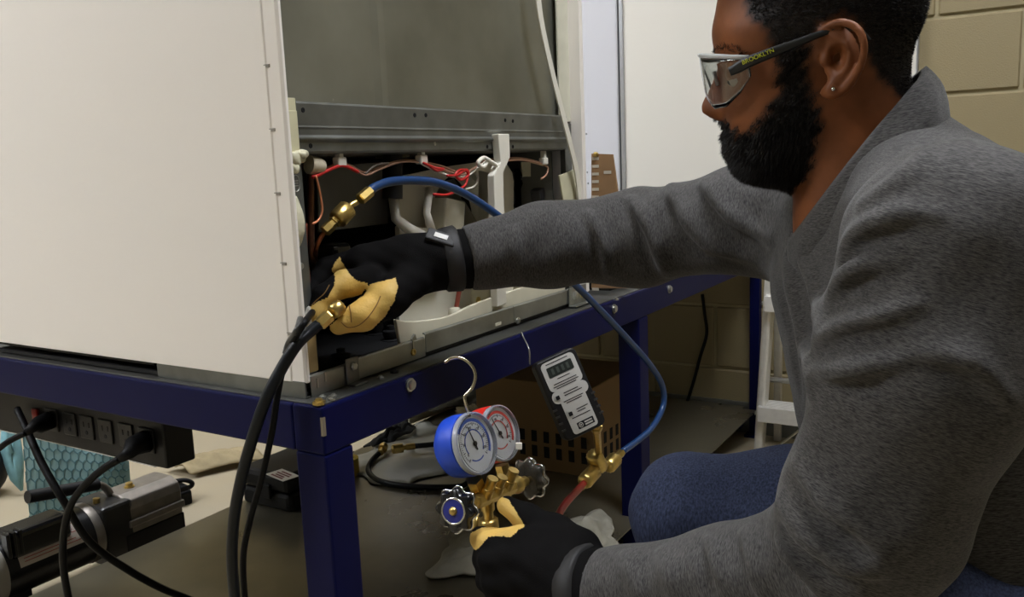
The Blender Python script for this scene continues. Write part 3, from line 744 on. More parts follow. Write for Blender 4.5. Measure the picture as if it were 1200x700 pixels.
for k in range(7):
    t_ = .28+.1*k
    lb.grid([[(x, YP-.0671*math.cos(q), zc+.0671*math.sin(q)) for x in np.linspace(xL+.055, xM-.055-.01*(k % 3), 4)] for q in (t_, t_+.022)])
make('label_print', lb, mat('red_print', (168,60,52), rough=.6), vp)
# pump module and oil case
make('pump_module', MB().box((xM, YP-.06, .03), (xM+.075, YP+.06, zc+.062)), m_steel, vp, bevel=.008)
oc = make('oil_case', MB().prism([(-.058, -.075), (.058, -.075), (.06, .03), (.055, .05), (.03, .062), (-.03, .062), (-.055, .05), (-.06, .03)], (xM+.06, YP, zc+.006), (0, 1, 0), (0, 0, 1), (xR-xM-.06, 0, 0)), m_cast, vp, bevel=.004)
make('case_rib', MB().box((xM+.06, YP-.066, zc-.005), (xR+.003, YP+.066, zc+.012)), m_cast, oc, bevel=.003)
make('case_skirt', MB().box((xM+.05, YP-.062, .018), (xR+.001, YP+.062, zc-.02)), m_blkm, oc, bevel=.003)
make('oil_plug', MB().lathe((pp(153, 597)[0], YP-.005, zc+.066), (0, 0, 1), [(0, .012), (.004, .012), (.004, .008), (.012, .008), (.012, .003)], 12), m_brass, oc, smooth=True, ang=40)
for (x, w_) in ((xL+.03, .03), (xR-.08, .03)):
    make('foot', MB().box((x, YP-.07, 0), (x+w_*2, YP+.07, .02)).box((x+.01, YP-.03, .02), (x+w_*2-.01, YP+.03, zc-.05)), m_blkm, vp, bevel=.004)
# capacitor housing on top of the motor
q0 = pp(10, 645, YP-.03); q1 = pp(68, 617, YP-.03)
make('capacitor_housing', MB().obox((q0+q1)/2+V3(0, 0, .01), (q1-q0)*V3(1, 0, 0)*.62, (0, .035, 0), (0, 0, .028)), m_blk, vp, bevel=.012, bseg=3)
for k in range(3):
    make('housing_rib', MB().obox(pp(8+7*k, 640-3*k, YP-.055), (.004, 0, 0), (0, .012, 0), (0, 0, .026)), m_blk, vp, bevel=.003)
# brass inlet
ib = pp(113, 618, YP-.01); it = pp(113, 584, YP-.01)
inl = make('inlet_fitting', MB().lathe(ib, it-ib, [(0, .012), (.02, .012), (.022, .007), (.03, .007), (.032, .0095), (.05, .0095), (.052, .007), (np.linalg.norm(it-ib), .0075)], 12), m_brass, vp, smooth=True, ang=40)
make('inlet_side_port', MB().lathe(pp(112, 604, YP-.01), V3(-1, -.2, .1), [(0, .006), (.014, .006), (.016, .009), (.03, .009)], 10), m_brass, inl, smooth=True, ang=40)
# bar handle on a bent arm
g0 = pp(32, 583); g1 = pp(114, 568)
make('handle_grip', MB().tube([g0, g1], .0135, 14), m_blkm, vp, smooth=True, ang=40)
make('handle_arm', MB().tube(spline([g1, pp(122, 571), pp(129, 580), pp(132, 600), pp(133, 612)], 6), .0085, 10), m_cast, vp, smooth=True)

# ================================================================== teal honeycomb-print sack and other floor items
m_teal = mat('teal_weave', (112,146,150), rough=.7, var=.12, vscale=12, rgb2=(136,166,166))
m_tealline = mat('dark_teal_mesh', (66,104,110), rough=.7)
def hexsheet(name, cs, label, mat_, line_mat, nu, nv, cat, thick=.02):
    tl, tr, br_, bl = cs
    base = (bl+br_)/2; base[2] = 0
    t = root(name, base, label, cat)
    nrm_ = nrm(np.cross(tr-tl, bl-tl));
    if nrm_@(CAM-tl) < 0: nrm_ = -nrm_
    bulge = lambda u, v: nrm_*(.012*math.sin(PI*u)*math.sin(PI*v)+.004*math.sin(9*u+3*v))
    S = lambda u, v: (tl*(1-u)+tr*u)*(1-v)+(bl*(1-u)+br_*u)*v+bulge(u, v)
    rows = [[S(i/16, j/16) for i in range(17)] for j in range(17)]
    back = [[S(i/16, j/16)-nrm_*(thick+.03*math.sin(PI*i/16)) for i in range(17)] for j in range(17)]
    mb_ = MB().grid(rows).grid([r[::-1] for r in back])
    for k in range(16):
        for aa, bb in (((0, k), (0, k+1)), ((16, k), (16, k+1)), ((k, 0), (k+1, 0)), ((k, 16), (k+1, 16))):
            mb_.add([rows[aa[0]][aa[1]], rows[bb[0]][bb[1]], back[bb[0]][bb[1]], back[aa[0]][aa[1]]], [(0, 1, 2, 3)])
    make('sheet', mb_, mat_, t, smooth=True)
    ln = MB()
    for j in range(nv):
        for i in range(nu):
            u0 = (i+.5*(j % 2))/nu; v0 = j/nv
            hx = [(u0+.5/nu*math.cos(a)*1.0, v0+.66/nv*math.sin(a)) for a in np.linspace(PI/6, PI/6+2*PI, 7)]
            hx = [(min(1, max(0, a)), min(1, max(0, b))) for a, b in hx]
            q = [S(*p_)+nrm_*.0012 for p_ in hx[:4]]
            for k in range(3):
                if np.linalg.norm(q[k+1]-q[k]) > 1e-4: ln.tube([q[k], q[k+1]], .0016, 4, caps=False)
    o_ = make('honeycomb_print', ln, line_mat, t); o_['kind'] = 'stuff'
    return t
ft = .02
hexsheet('honeycomb_pad', (P(26, 505, Y=1.50), P(150, 525, Y=1.36), P(155, 592, Y=1.36), P(36, 622, Y=1.46)),
         'teal honeycomb patterned pad standing behind the vacuum pump', m_teal, m_tealline, 13, 9, 'pad')
tl = [P(6, 490, Y=1.75), P(20, 488, Y=1.72), P(26, 540, Y=1.72), P(24, 575, Y=1.72), P(12, 562, Y=1.75), P(2, 530, Y=1.78)]
b = MB()
ctr = sum(tl)/6
rowsA = [[ctr+(q-ctr)*s+V3(0, -.008*math.cos(3*s+k), 0) for k, q in enumerate(tl+[tl[0]])] for s in (0.02, .5, 1.)]
tag(make('teal_cloth', b.grid(rowsA), mat('teal_cloth', (112,156,164), rough=.8, var=.15, vscale=25), solid=.012, smooth=True), 'crumpled teal cloth at the left edge, beyond the honeycomb pad', 'cloth')
blobbase = P(14, 580, Z=0)
tag(blob('duffel_bag', blobbase+V3(-.05, .35, .10), (.10, .10, .10), 44, m_blkm, None) if False else make('floor_bag', MB().ell(P(-8, 560, Z=.08)+V3(.02, .1, 0), (.07, .06, .08), 16, 10), m_blkm, smooth=True),
    'small black bag on the floor at the far left behind the teal cloth', 'bag')
# black charger with its coiled lead on the floor
pc = P(196, 586, Z=.02)
ch = root('charger', (pc[0], pc[1], 0), 'black charger with a looped lead lying on the concrete floor beyond the pump', 'charger')
ex = nrm(P(222, 572, Z=.03)-P(165, 590, Z=.03)); ey = V3(-ex[1], ex[0], 0)
make('case', MB().obox((pc[0], pc[1], .02), ex*.055, ey*.035, (0, 0, .02)), m_rub, ch, bevel=.006)
make('case_lid', MB().obox((pc[0]+ex[0]*.015, pc[1]+ex[1]*.015, .045), ex*.035, ey*.028, (0, 0, .008)), m_rub, ch, bevel=.004)
make('lead', MB().tube(spline([P(150, 579, Z=.012), P(175, 572, Z=.03), P(198, 566, Z=.055), P(215, 563, Z=.06), P(225, 566, Z=.05), P(222, 571, Z=.04), P(208, 573, Z=.05)], 6), .0065, 8), m_rub, ch, smooth=True)
# tan cloth lying on the floor
rg = np.random.default_rng(5); c0 = P(252, 541, Z=0.02); rows = []
for i in range(15):
    rows.append([V3(c0[0]+.22*(i/14-.5)*.9, c0[1]+.13*(j/8-.5)-.10*(i/14-.5), .012+.04*abs(math.sin(i*.9+j*.7))*math.sin(PI*j/8)+.01*math.sin(PI*i/14)) for j in range(9)])
tag(make('floor_cloth', MB().grid(rows), mat('tan_cloth', (150,136,104), rough=.9, var=.15, vscale=20, bump=.3), solid=.004, smooth=True, subd=1), 'crumpled tan cloth lying on the floor under the bench rail', 'cloth')

# ================================================================== things on the lower shelf
# black hard case with a white label
cA = P(336, 600, Z=ZS); cB = P(296, 584, Z=ZS)
cs = root('hard_case', (.70, .80, ZS), 'black hard plastic case with a small white label at the back of the shelf', 'case')
x0c, x1c, y0c, y1c = .615, .80, .745, .905
make('case_base', MB().box((x0c, y0c, ZS), (x1c, y1c, ZS+.045)), m_blkm, cs, bevel=.01)
make('case_lid', MB().box((x0c-.004, y0c-.004, ZS+.047), (x1c+.004, y1c+.004, ZS+.092)), m_blkm, cs, bevel=.012)
make('latch', MB().box((x0c-.012, y0c+.05, ZS+.03), (x0c-.003, y0c+.085, ZS+.065)), m_blkm, cs, bevel=.003)
lc = P(331, 557, Z=ZS+.0922); ex = nrm(P(349, 562, Z=ZS+.0922)-P(322, 551, Z=ZS+.0922)); ey = V3(-ex[1], ex[0], 0)
lbl = make('label', MB().obox(lc, ex*.038, ey*.022, (0, 0, .0006)), mat('white_paper', (222,218,208), rough=.6), cs)
lp = MB()
for k, w_ in ((.5, .02), (.1, .026), (-.3, .018), (-.65, .024)): lp.obox(lc+ey*.022*k+V3(0, 0, .0008), ex*w_, ey*.0022, (0, 0, .0003))
make('label_print', lp, mat('maroon_print', (120,60,60), rough=.6), lbl)
# perforated cardboard box
xb0, xb1, yb0, yb1, zb1 = 1.12, 1.40, .20, .55, ZS+.235
bx = root('cardboard_box', ((xb0+xb1)/2, (yb0+yb1)/2, ZS), 'brown slotted cardboard box standing on the shelf behind the gauges', 'box')
m_card = mat('brown_cardboard', (128,102,66), rough=.75, var=.1, vscale=12, rgb2=(118,92,58))
def px_on(px, py, X=None, Y=None): return P(px, py, X=X, Y=Y)
f0 = P(600, 605, Z=ZS); 
make('carton', MB().box((xb0, yb0, ZS), (xb1, yb1, zb1)), m_card, bx, bevel=.003)
slot = MB()
ns = 0
for r_, z in enumerate((ZS+.035, ZS+.075)):
    for k in range(9):
        y = yb0+.02+k*.036
        o_ = make('slot', MB().box((xb0-.0008, y, z), (xb0+.001, y+.016, z+.03)), m_hole, bx)
for k in range(7):
    x = xb0+.02+k*.036
    for z in (ZS+.035, ZS+.075): make('slot', MB().box((x, yb0-.0008, z), (x+.016, yb0+.001, z+.03)), m_hole, bx)
# black hose with brass ends lying in a loop
hl = root('charging_hose', P(470, 560, Z=ZS), 'black hose with two brass ends looped on the shelf behind the gauges', 'hose')
HL = [P(448, 528, Z=ZS+.03), P(436, 540, Z=ZS+.02), P(432, 553, Z=ZS+.008), P(445, 564, Z=ZS+.008), P(480, 570, Z=ZS+.008), P(530, 571, Z=ZS+.008), P(546, 567, Z=ZS+.01), P(556, 552, Z=ZS+.01), P(548, 532, Z=ZS+.03), P(525, 521, Z=ZS+.045), P(486, 523, Z=ZS+.045)]
make('tube', MB().tube(spline(HL, 8), .0075, 10), m_hose, hl, smooth=True)
def endfit(nm, a, b, t, r=.008):
    L = np.linalg.norm(b-a); make(nm, MB().lathe(a, b-a, [(0, r*.8), (L*.35, r*.8), (L*.4, r*.6), (L*.5, r*.6), (L*.52, r*1.15), (L*.95, r*1.15), (L, r*.8)], 14), m_brass, t, smooth=True, ang=40)
endfit('end_fitting', P(486, 523, Z=ZS+.045), P(459, 527, Z=ZS+.045), hl, .011)
endfit('end_fitting', P(446, 531, Z=ZS+.03), P(450, 523, Z=ZS+.035), hl, .011)
# rags, sheet and bag
def rag(name, c, sx, sy, h, seed, m_, label, rot=0.):
    rg = np.random.default_rng(seed); k = rg.normal(size=(7, 2))*4.2; ph = rg.uniform(0, 6, 7); rows = []
    for i in range(21):
        row = []
        for j in range(17):
            u, v = i/10-1, j/8-1; rr = math.hypot(u, v)
            z = h*max(0, 1-rr*.75)*(.6+.4*sum(math.sin(k[q]@np.array([u, v])*1.6+ph[q]) for q in range(7))/3)
            e_ = 1+.18*math.sin(3*math.atan2(v, u)+ph[0])+.1*math.sin(7*math.atan2(v, u)+ph[1])
            x, y = u*sx*e_, v*sy*e_; cr, sr_ = math.cos(rot), math.sin(rot)
            row.append(V3(c[0]+x*cr-y*sr_, c[1]+x*sr_+y*cr, c[2]+.006+max(0, z)))
        rows.append(row)
    return tag(make(name, MB().grid(rows), m_, solid=.004, smooth=True, subd=1), label, 'rag')
m_rag = mat('dirty_white_rag', (150,146,132), rough=.9, var=.2, vscale=18, bump=.4)
rag('rag', P(692, 636, Z=ZS), .11, .055, .05, 2, m_rag, 'grey crumpled rag on the shelf beside the bench\'s middle leg', .5)
rag('rag', P(556, 655, Z=ZS), .085, .07, .04, 4, m_rag, 'dirty white rag on the shelf behind the lower glove', .3)
rag('rag', P(560, 480, Z=ZS)+V3(-.02, -.03, .04), .15, .11, .10, 6, mat('dark_olive_rag', (62,58,46), rough=.9, var=.2, vscale=14), 'dark olive rag heaped on the shelf behind the blue gauge', .2)
rag('rag', V3(1.14, .86, ZS+.012), .10, .035, .05, 9, mat('black_rag', (26,26,26), rough=.9), 'black rag at the back edge of the shelf behind the front rail', .2)
# grey plastic sheet on which the hose lies
rows = []
for i in range(13):
    rows.append([V3(.86+.46*i/12+.03*math.sin(j*1.7), .58+.30*j/8+.03*math.sin(i*1.3), ZS+.004+.034*abs(math.sin(i*1.7+j*2.3+math.sin(j*1.9+i*.7)))*max(0, math.sin(PI*j/8))*max(0, math.sin(PI*i/12))) for j in range(9)])
tag(make('plastic_sheet', MB().grid(rows), mat('grey_plastic_film', (176,176,166), rough=.28, var=.12, vscale=10), solid=.002, smooth=True, subd=1), 'crinkled grey plastic sheet spread on the shelf under the looped hose', 'sheet')
bA = P(490, 492, Z=ZS+.08)
tag(make('foam_board', MB().obox(P(505, 487, Z=ZS)+V3(0, 0, .06), nrm(V3(.9, -.1, 0))*.11, (0, .012, 0), (0, 0, .06)), mat('cream_board', (190,184,164), rough=.7), bevel=.003), 'cream foam board standing at the back of the shelf', 'board')
tag(make('yellow_tape_roll', MB().lathe(P(408, 556, Z=ZS), (0, 0, 1), [(0, .03), (.045, .03), (.045, .02), (.001, .02)], 20), mat('yellow_tape', (176,150,40), rough=.5), smooth=True, ang=40), 'yellow tape roll on the shelf just behind the front leg', 'tape')
tag(make('wall_cable', MB().tube(spline([P(823, 345, X=XW-.03), P(826, 370, X=XW-.025), P(828, 392, X=XW-.025), P(820, 420, X=XW-.025), P(812, 450, X=XW-.03), P(800, 486, X=XW-.035), P(790, 505, Z=.006), P(740, 508, Z=.006)], 6), .0055, 8), m_rub, smooth=True), 'black cable hanging down the block wall behind the bench', 'cable')
tag(make('wall_cable', MB().tube(spline([P(606, 430, X=XW-.03), P(600, 452, X=XW-.03), P(592, 475, X=XW-.03), P(585, 500, X=XW-.03)], 6), .004, 8), m_rub, smooth=True), 'thin black cable on the block wall seen between bench leg and gauges', 'cable')

# ================================================================== things on the bench top behind the arm
m_fib = mat('brown_fibreboard', (150,118,84), rough=.7, var=.08, vscale=20)
yq = .02
pn = root('perforated_panel', (P(712, 345, Z=ZT)[0], .10, ZT), 'brown slotted fibreboard cover panel leaning beside the refrigerator', 'panel')
def fib(px, py): return P(px, py, X=.86)
q = [fib(693, 180), fib(718, 181), fib(740, 338), fib(693, 338)]
zlo = ZT+.001
ol = [(a[1], max(zlo, a[2])) for a in q]
make('sheet', MB().prism(ol, (.86, 0, 0), (0, 1, 0), (0, 0, 1), (.004, 0, 0)), m_fib, pn)
for py in range(186, 340, 9):
    c = fib(697, py)
    if c[2] > ZT+.012: make('slot', MB().box((.8592, c[1]-.009, c[2]-.0028), (.861, c[1]+.006, c[2]+.0028)), mat('pale_slot', (196,190,176), rough=.6), pn)
for px, py in ((712, 202), (706, 322), (718, 322)):
    c = fib(px, py); make('slot', MB().box((.8592, c[1]-.008, c[2]-.003), (.861, c[1]+.008, c[2]+.003)), mat('pale_slot', (196,190,176)) if py < 300 else m_hole, pn)
c = fib(699, 181); make('corner_pin', MB().lathe(c, (-1, 0, 0), [(0, .005), (.006, .005), (.008, .002)], 10), m_brass, pn)
tb = root('tool_tray', (1.15, .12, ZT), 'shallow black tray with a white rim on the bench beyond the refrigerator', 'tray')
make('body', MB().box((.93, .055, ZT), (1.32, .32, ZT+.036)), m_blkm, tb, bevel=.003)
make('rim', MB().box((.93, .055, ZT+.0365), (1.32, .32, ZT+.041)), m_plw, tb, bevel=.001)
for i, (px, py) in enumerate(((775, 334), (806, 328))):
    pass
# nuts and shavings at the bench corner
nutd = (((374, 474), .008, m_brass, 'brass nut at the very corner of the bench top'), ((388, 469), .006, m_zinc, 'small zinc nut beside the brass nut on the bench corner'),
        ((378, 466), .0045, m_zinc, 'tiny zinc screw near the brass nut on the bench corner'), ((391, 465), .0045, m_zinc, 'tiny bright screw on the bench edge below the base rail'),
        ((446, 444), .005, m_zinc, 'small zinc nut on the bench edge below the bracket'), ((462, 437), .006, m_blkm, 'small black nut on the bench edge left of the bolt'),
        ((722, 352), .006, m_zinc, 'loose zinc nut on the bench edge right of the refrigerator'), ((775, 331), .006, m_zinc, 'loose zinc screw on the far bench edge'))
for (px, py), r, m_, lb_ in nutd:
    c = P(px, py, Z=ZT); tag(make('nut', MB().lathe((c[0], c[1], ZT), (0, 0, 1), [(0, r), (r*.5, r), (r*.55, r*.6), (r*.9, r*.55), (r*.95, r*.3)], 6), m_), lb_, 'nut', 'loose nuts and screws on the bench edge')

# ================================================================== step ladder
m_lad = mat('ladder_aluminium', (214,212,206), rough=.4, metal=.35, var=.06, vscale=50)
xl = 1.66
Lb = P(889, 541, Z=0); Lt_ = P(905, 300, X=1.60)
ld = root('step_ladder', (1.7, -.25, 0), 'aluminium step ladder standing between the bench end and the wall', 'ladder')
dirv = (Lt_-Lb); dirv = dirv/dirv[2]
top = Lb+dirv*.80
W = V3(0, -.36, 0)
for s in (0, 1):
    o_ = make('side_rail', MB().obox((Lb+top)/2+W*s, (top-Lb)/2, (0, .012, 0), (.024, 0, 0)), m_lad, ld, bevel=.008, bseg=3)
    make('rubber_foot', MB().obox(Lb+W*s+V3(0, 0, .012), (.03, 0, 0), (0, .016, 0), (0, 0, .012)), m_blkm, o_, bevel=.003)
for k in range(5):
    z = P(900, 478, X=1.62)[2]+.32*k
    if z < 0.05 or z > .78: continue
    c = Lb+dirv*z+W*.5
    o_ = make('step', MB().box((c[0]-.035, c[1]-.172, z-.012), (c[0]+.045, c[1]+.185, z+.004)).box((c[0]-.037, c[1]-.185, z-.04), (c[0]-.033, c[1]+.185, z+.004)), m_lad, ld, bevel=.002)
    gr = MB()
    for j in range(6): gr.box((c[0]-.03+.012*j, c[1]-.17, z+.004), (c[0]-.025+.012*j, c[1]+.17, z+.0055))
    make('tread_ribs', gr, m_lad, o_)
    make('rivet', MB().lathe((c[0]-.027, c[1]+.192, z-.018), (0, 1, 0), [(0, .006), (.002, .005), (.003, .002)], 10), m_zinc, o_)
# rear frame and brace
Rb = Lb+V3(.19, 0, 0)
rt = top+V3(.0, 0, 0)
for s in (0, 1):
    make('rear_rail', MB().obox((Rb+rt)/2+W*s+V3(.02, 0, 0), (rt-Rb)/2, (0, .010, 0), (.012, 0, 0)), m_lad, ld, bevel=.003)
z1 = P(900, 478, X=1.62)[2]
make('brace', MB().tube([Lb+dirv*.02+V3(.02, -.02, .0), Lb+dirv*(z1-.03)+V3(.02, -.14, 0)], .011, 6, flat=.35), m_lad, ld)
pa = P(905, 445, X=1.70); make('cross_bar', MB().tube([(pa[0], Lb[1], pa[2]), (pa[0], Lb[1]-.36, pa[2])], .008, 10), m_lad, ld, smooth=True)
c = P(911, 336, X=1.63); make('spreader_lock', MB().obox((1.66, c[1], c[2]), (.05, 0, 0), (0, .01, 0), (0, 0, .012)), m_lad, ld, bevel=.002)
# ================================================================== refrigerant tools
T_ = -CF
def cv(a, b, c): return CR*a+CU*b+T_*c        # direction helper: right, up, towards the photographer
m_chrome = mat('chrome', (214,214,214), rough=.12, metal=1.)
m_blue = mat('blue_gauge_boot', (28,70,190), rough=.45)
m_redb = mat('red_gauge_boot', (206,34,24), rough=.45)
m_dial = mat('dial_white', (226,228,226), rough=.5)
m_ink = mat('ink_black', (24,24,26), rough=.6)
m_bring = mat('ink_blue', (70,96,170), rough=.6)
m_rring = mat('ink_red', (214,74,64), rough=.6)
m_clear = mat('clear_lens', (255,255,255), rough=.04, trans=1., ior=1.2, spec=.5)
mg = root('manifold_gauge_set', P(585, 610, d=1.03), 'brass refrigerant manifold with blue and red gauges held up by the lower glove', 'gauge set')
ga = nrm(cv(.78, .24, .58)); gb = nrm(cv(.42, .05, -.90))
gu = nrm(cv(-.22, 1, .05)); gu = nrm(gu-np.dot(gu, ga)*ga)     # 12 o'clock of the dials
gr_ = np.cross(gu, ga)                                         # 3 o'clock
def gauge(fc, R, boot, ring, nm, needle_deg):
    g = make('gauge', MB().lathe(fc-ga*.040, ga, [(0, R*.72), (.003, R*.80), (.010, R*.97), (.018, R*1.0), (.034, R*1.0), (.036, R*.985)], 40), boot, mg, smooth=True, ang=50, label=nm)
    make('bezel', MB().lathe(fc-ga*.002, ga, [(0, R*.99), (.003, R*1.0), (.0065, R*.985), (.007, R*.945), (.001, R*.935)], 40, caps=False), m_clearring, g, smooth=True, ang=40)
    make('dial', MB().lathe(fc-ga*.003, ga, [(0, R*.93), (.002, R*.93)], 40), m_dial, g)
    z = fc+ga*(-.0006)
    def arc(r0, r1, a0, a1, m_, nmn, n=24):
        A_ = [math.radians(a0+(a1-a0)*k/n) for k in range(n+1)]
        pt = lambda r, a: z+gu*r*math.cos(a)+gr_*r*math.sin(a)
        return make(nmn, MB().grid([[pt(R*r0, a) for a in A_], [pt(R*r1, a) for a in A_]]), m_, g, solid=.0003)
    arc(.70, .80, -50, 125, ring, 'scale_band'); arc(.42, .46, -120, 130, ring, 'inner_scale'); arc(.52, .56, 150, 215, ring, 'inner_scale')
    tk = MB()
    for k in range(46):
        a = math.radians(-135+270*k/45); l = .10 if k % 5 == 0 else .05
        d = gu*math.cos(a)+gr_*math.sin(a); e_ = np.cross(ga, d)
        tk.obox(z+d*R*(.66-l/2)+ga*.0003, d*R*l/2, e_*R*(.010 if k % 5 == 0 else .006), ga*.0002)
    make('tick_marks', tk, m_ink, g)
    nb = MB()
    for k, s in enumerate(('0', '30', '60', '90', '120', '200', '300')):
        a = math.radians(-120+240*k/6); d = gu*math.cos(a)+gr_*math.sin(a)
        tmb = text_mb(s, z+d*R*.50+ga*.0003, gr_, gu, R*.13, .0001); nb.add(tmb.v, tmb.f)
    make('numerals', nb, m_ink, g)
    a = math.radians(needle_deg); d = gu*math.cos(a)+gr_*math.sin(a); e_ = np.cross(ga, d)
    nd = MB().prism([(-.22*R, .03*R), (.60*R, .010*R), (.60*R, -.010*R), (-.22*R, -.03*R)], z+ga*.0010, d, e_, ga*.0005)
    nd.lathe(z+ga*.0008, ga, [(0, R*.075), (.0016, R*.075), (.0018, R*.03)], 14)
    make('needle', nd, m_ink, g)
    make('lens', MB().lathe(fc+ga*.0052, ga, [(0, R*.895), (.0008, R*.895)], 40), m_clear, g)
    return g
m_clearring = mat('clear_bezel', (176,180,188), rough=.12, spec=.8, trans=.45, ior=1.35)
fB = P(556, 520, d=1.0); RB = .0372
fR = P(585.5, 508, d=1.065); RR = .0355
gauge(fR, RR, m_redb, m_rring, 'red high-pressure gauge', -20)
gauge(fB, RB, m_blue, m_bring, 'blue low-pressure gauge', -12)
make('bezel_tab', MB().obox(P(608, 523, d=1.06), cv(.004, 0, 0), cv(0, .004, 0), cv(0, 0, .004)), m_plw, mg, bevel=.001)
# brass bar and ports
k0 = P(541, 595, d=.985); k1 = P(618, 563, d=1.10); bd = nrm(k1-k0); Lb_ = np.linalg.norm(k1-k0)
def at_(t): return k0+(k1-k0)*t
make('bar', MB().lathe(at_(.16), bd, [(0, .0085), (.004, .0098), (Lb_*.58, .0098), (Lb_*.60, .0085)], 8), m_brass, mg)
make('valve_stem', MB().lathe(at_(.02), bd, [(0, .004), (.012, .004), (.013, .0085), (.024, .0085), (.025, .0075)], 12), m_brass, mg, smooth=True, ang=40)
make('valve_stem', MB().lathe(at_(.74), bd, [(0, .009), (.008, .0115), (.014, .0115), (.016, .007), (.03, .007), (.032, .004), (.045, .004)], 12), m_brass, mg, smooth=True, ang=40)
up_ = nrm(cv(-.05, 1, .25)); up_ = nrm(up_-np.dot(up_, bd)*bd); sd = np.cross(bd, up_)
if sd@T_ < 0: sd = -sd
for t_, l in ((.30, .030), (.46, .026), (.62, .030)):
    make('port', MB().lathe(at_(t_)+sd*.002, nrm(up_*.9+sd*.35), [(0, .0075), (l*.5, .0075), (l*.52, .0062), (l*.9, .0062), (l*.92, .0072), (l, .0068)], 14), m_brass, mg, smooth=True, ang=40)
make('gauge_nut', MB().tube([P(560, 572, d=1.02), P(555, 560, d=1.005)], .0105, 6), m_brass, mg)
make('gauge_nut', MB().tube([P(592, 560, d=1.075), P(588, 545, d=1.075)], .0095, 6), m_brass, mg)
make('sight_port', MB().lathe(P(558, 606, d=1.005), nrm(cv(-.1, -1, .1)), [(0, .004), (.012, .004), (.014, .003)], 10), m_brass, mg, smooth=True)
for nm, t_, l in (('lower_port', .36, .028), ('lower_port', .62, .028)):
    q = at_(t_); dn = nrm(-up_*.95+bd*.18)
    make(nm, MB().lathe(q, dn, [(0, .0085), (l*.6, .0085), (l*.62, .0065), (l, .0065)], 12), m_brass, mg, smooth=True, ang=40)
q = at_(.36)+nrm(-up_*.95+bd*.18)*.028
make('hose_coupling', MB().lathe(q, nrm(-up_*.95+bd*.18), [(0, .0065), (.002, .0115), (.02, .0118), (.023, .009), (.034, .008)], 28, rfun=lambda a, h: 1+.05*math.cos(14*a)), m_brass, mg, smooth=True)
# hand wheels
def wheel(c, d, R, hub, lab):
    prof = [(0, R*.80), (.003, R*.93), (.008, R*1.0), (.014, R*.97), (.017, R*.86)]
    k = make('hand_wheel', MB().lathe(c, d, prof, 64, rfun=lambda a, h: 1+.10*math.cos(8*a)), lab[1], mg, smooth=True, ang=50, label=lab[0])
    make('rim', MB().tube([c+d*.008+(R*1.01*(1+.10*math.cos(8*a)))*(math.cos(a)*frame(d)[0]+math.sin(a)*frame(d)[1]) for a in np.linspace(0, 2*PI, 97)], .0016, 6, caps=False), m_chrome, k, smooth=True)
    if hub:
        make('hub_disc', MB().lathe(c+d*.0165, d, [(0, R*.58), (.0012, R*.58), (.0016, R*.5)], 32), mat('navy_hub', (36,44,128), rough=.35), k, smooth=True, ang=40)
        make('hub_ring', MB().lathe(c+d*.0168, d, [(0, R*.64), (.0016, R*.64), (.002, R*.56), (.0008, R*.55)], 32, caps=False), m_chrome, k, smooth=True)
        make('hub_screw', MB().lathe(c+d*.017, d, [(0, R*.22), (.003, R*.2), (.005, R*.1)], 12), m_brass, k, smooth=True)
    return k
wheel(P(540, 596, d=.985), nrm(cv(-.42, .04, .9)), .0242, True, ('black hand wheel with chrome scalloped rim and blue hub', m_blk))
wheel(P(617, 563, d=1.10), nrm(cv(.55, .1, -.8)), .0245, False, ('clear hand wheel with chrome scalloped rim', mat('smoked_clear', (120,116,106), rough=.15, trans=.7, ior=1.3)))
# hanging hook
hk = spline([P(521, 425, d=1.0), P(529, 420, d=1.0), P(541, 420, d=1.0), P(552, 428, d=1.0), P(557, 441, d=1.0), P(553, 455, d=1.0), P(545, 464, d=1.0), P(545, 470, d=1.0), P(550, 488, d=1.005)], 8)
make('hook', MB().tube(hk, .0019, 8), mat('hook_wire', (206,196,176), rough=.2, metal=1.), mg, smooth=True)

# ---- vacuum meter hanging on the rail
ym = -.045
c_tl, c_tr, c_br, c_bl = P(630, 430, d=1.375), P(668, 403, d=1.395), P(708, 491, d=1.395), P(668, 524, d=1.375)
mc = (c_tl+c_tr+c_br+c_bl)/4
my = nrm((c_tl+c_tr)/2-(c_bl+c_br)/2); mh = np.linalg.norm((c_tl+c_tr)/2-(c_bl+c_br)/2)
mx = (c_tr+c_br)/2-(c_tl+c_bl)/2; mx = mx-np.dot(mx, my)*my; mw = np.linalg.norm(mx); mx = mx/mw; mw *= 1.1
mz = np.cross(mx, my)
if mz@T_ < 0: mz = -mz
mt = root('vacuum_meter', mc-my*mh/2, 'black handheld digital vacuum meter hooked on the blue bench rail', 'meter')
m_mblk = mat('meter_rubber', (26,25,25), rough=.5)
m_lab = mat('meter_label', (206,204,198), rough=.45)
def mp_(u, v, z=0): return mc+mx*u*mw/2+my*v*mh/2+mz*z
make('case', MB().prism(rrect(mw, mh, .010), mc, mx, my, -mz*.024), m_mblk, mt, bevel=.003)
make('face_plate', MB().prism(rrect(mw*.96, mh*.975, .009), mc, mx, my, mz*.002), m_mblk, mt, bevel=.001)
l1 = make('display_label', MB().prism(rrect(mw*.80, mh*.36, .008), mp_(0, .56, .002), mx, my, mz*.0008), m_lab, mt)
make('display', MB().prism(rrect(mw*.60, mh*.125, .002), mp_(0, .66, .0028), mx, my, mz*.0006), mat('lcd_dark', (52,56,52), rough=.25), l1)
sg = MB()
for k in range(4):
    u = -.36+.24*k
    sg.obox(mp_(u, .66, .0036), mx*.0022, my*.0048, mz*.0001)
make('display_digits', sg, mat('lcd_segment', (74,80,74), rough=.3), l1)
l2 = MB().prism(rrect(mw*.86, mh*.15, mh*.07), mp_(0, .05, .002), mx, my, mz*.0008)
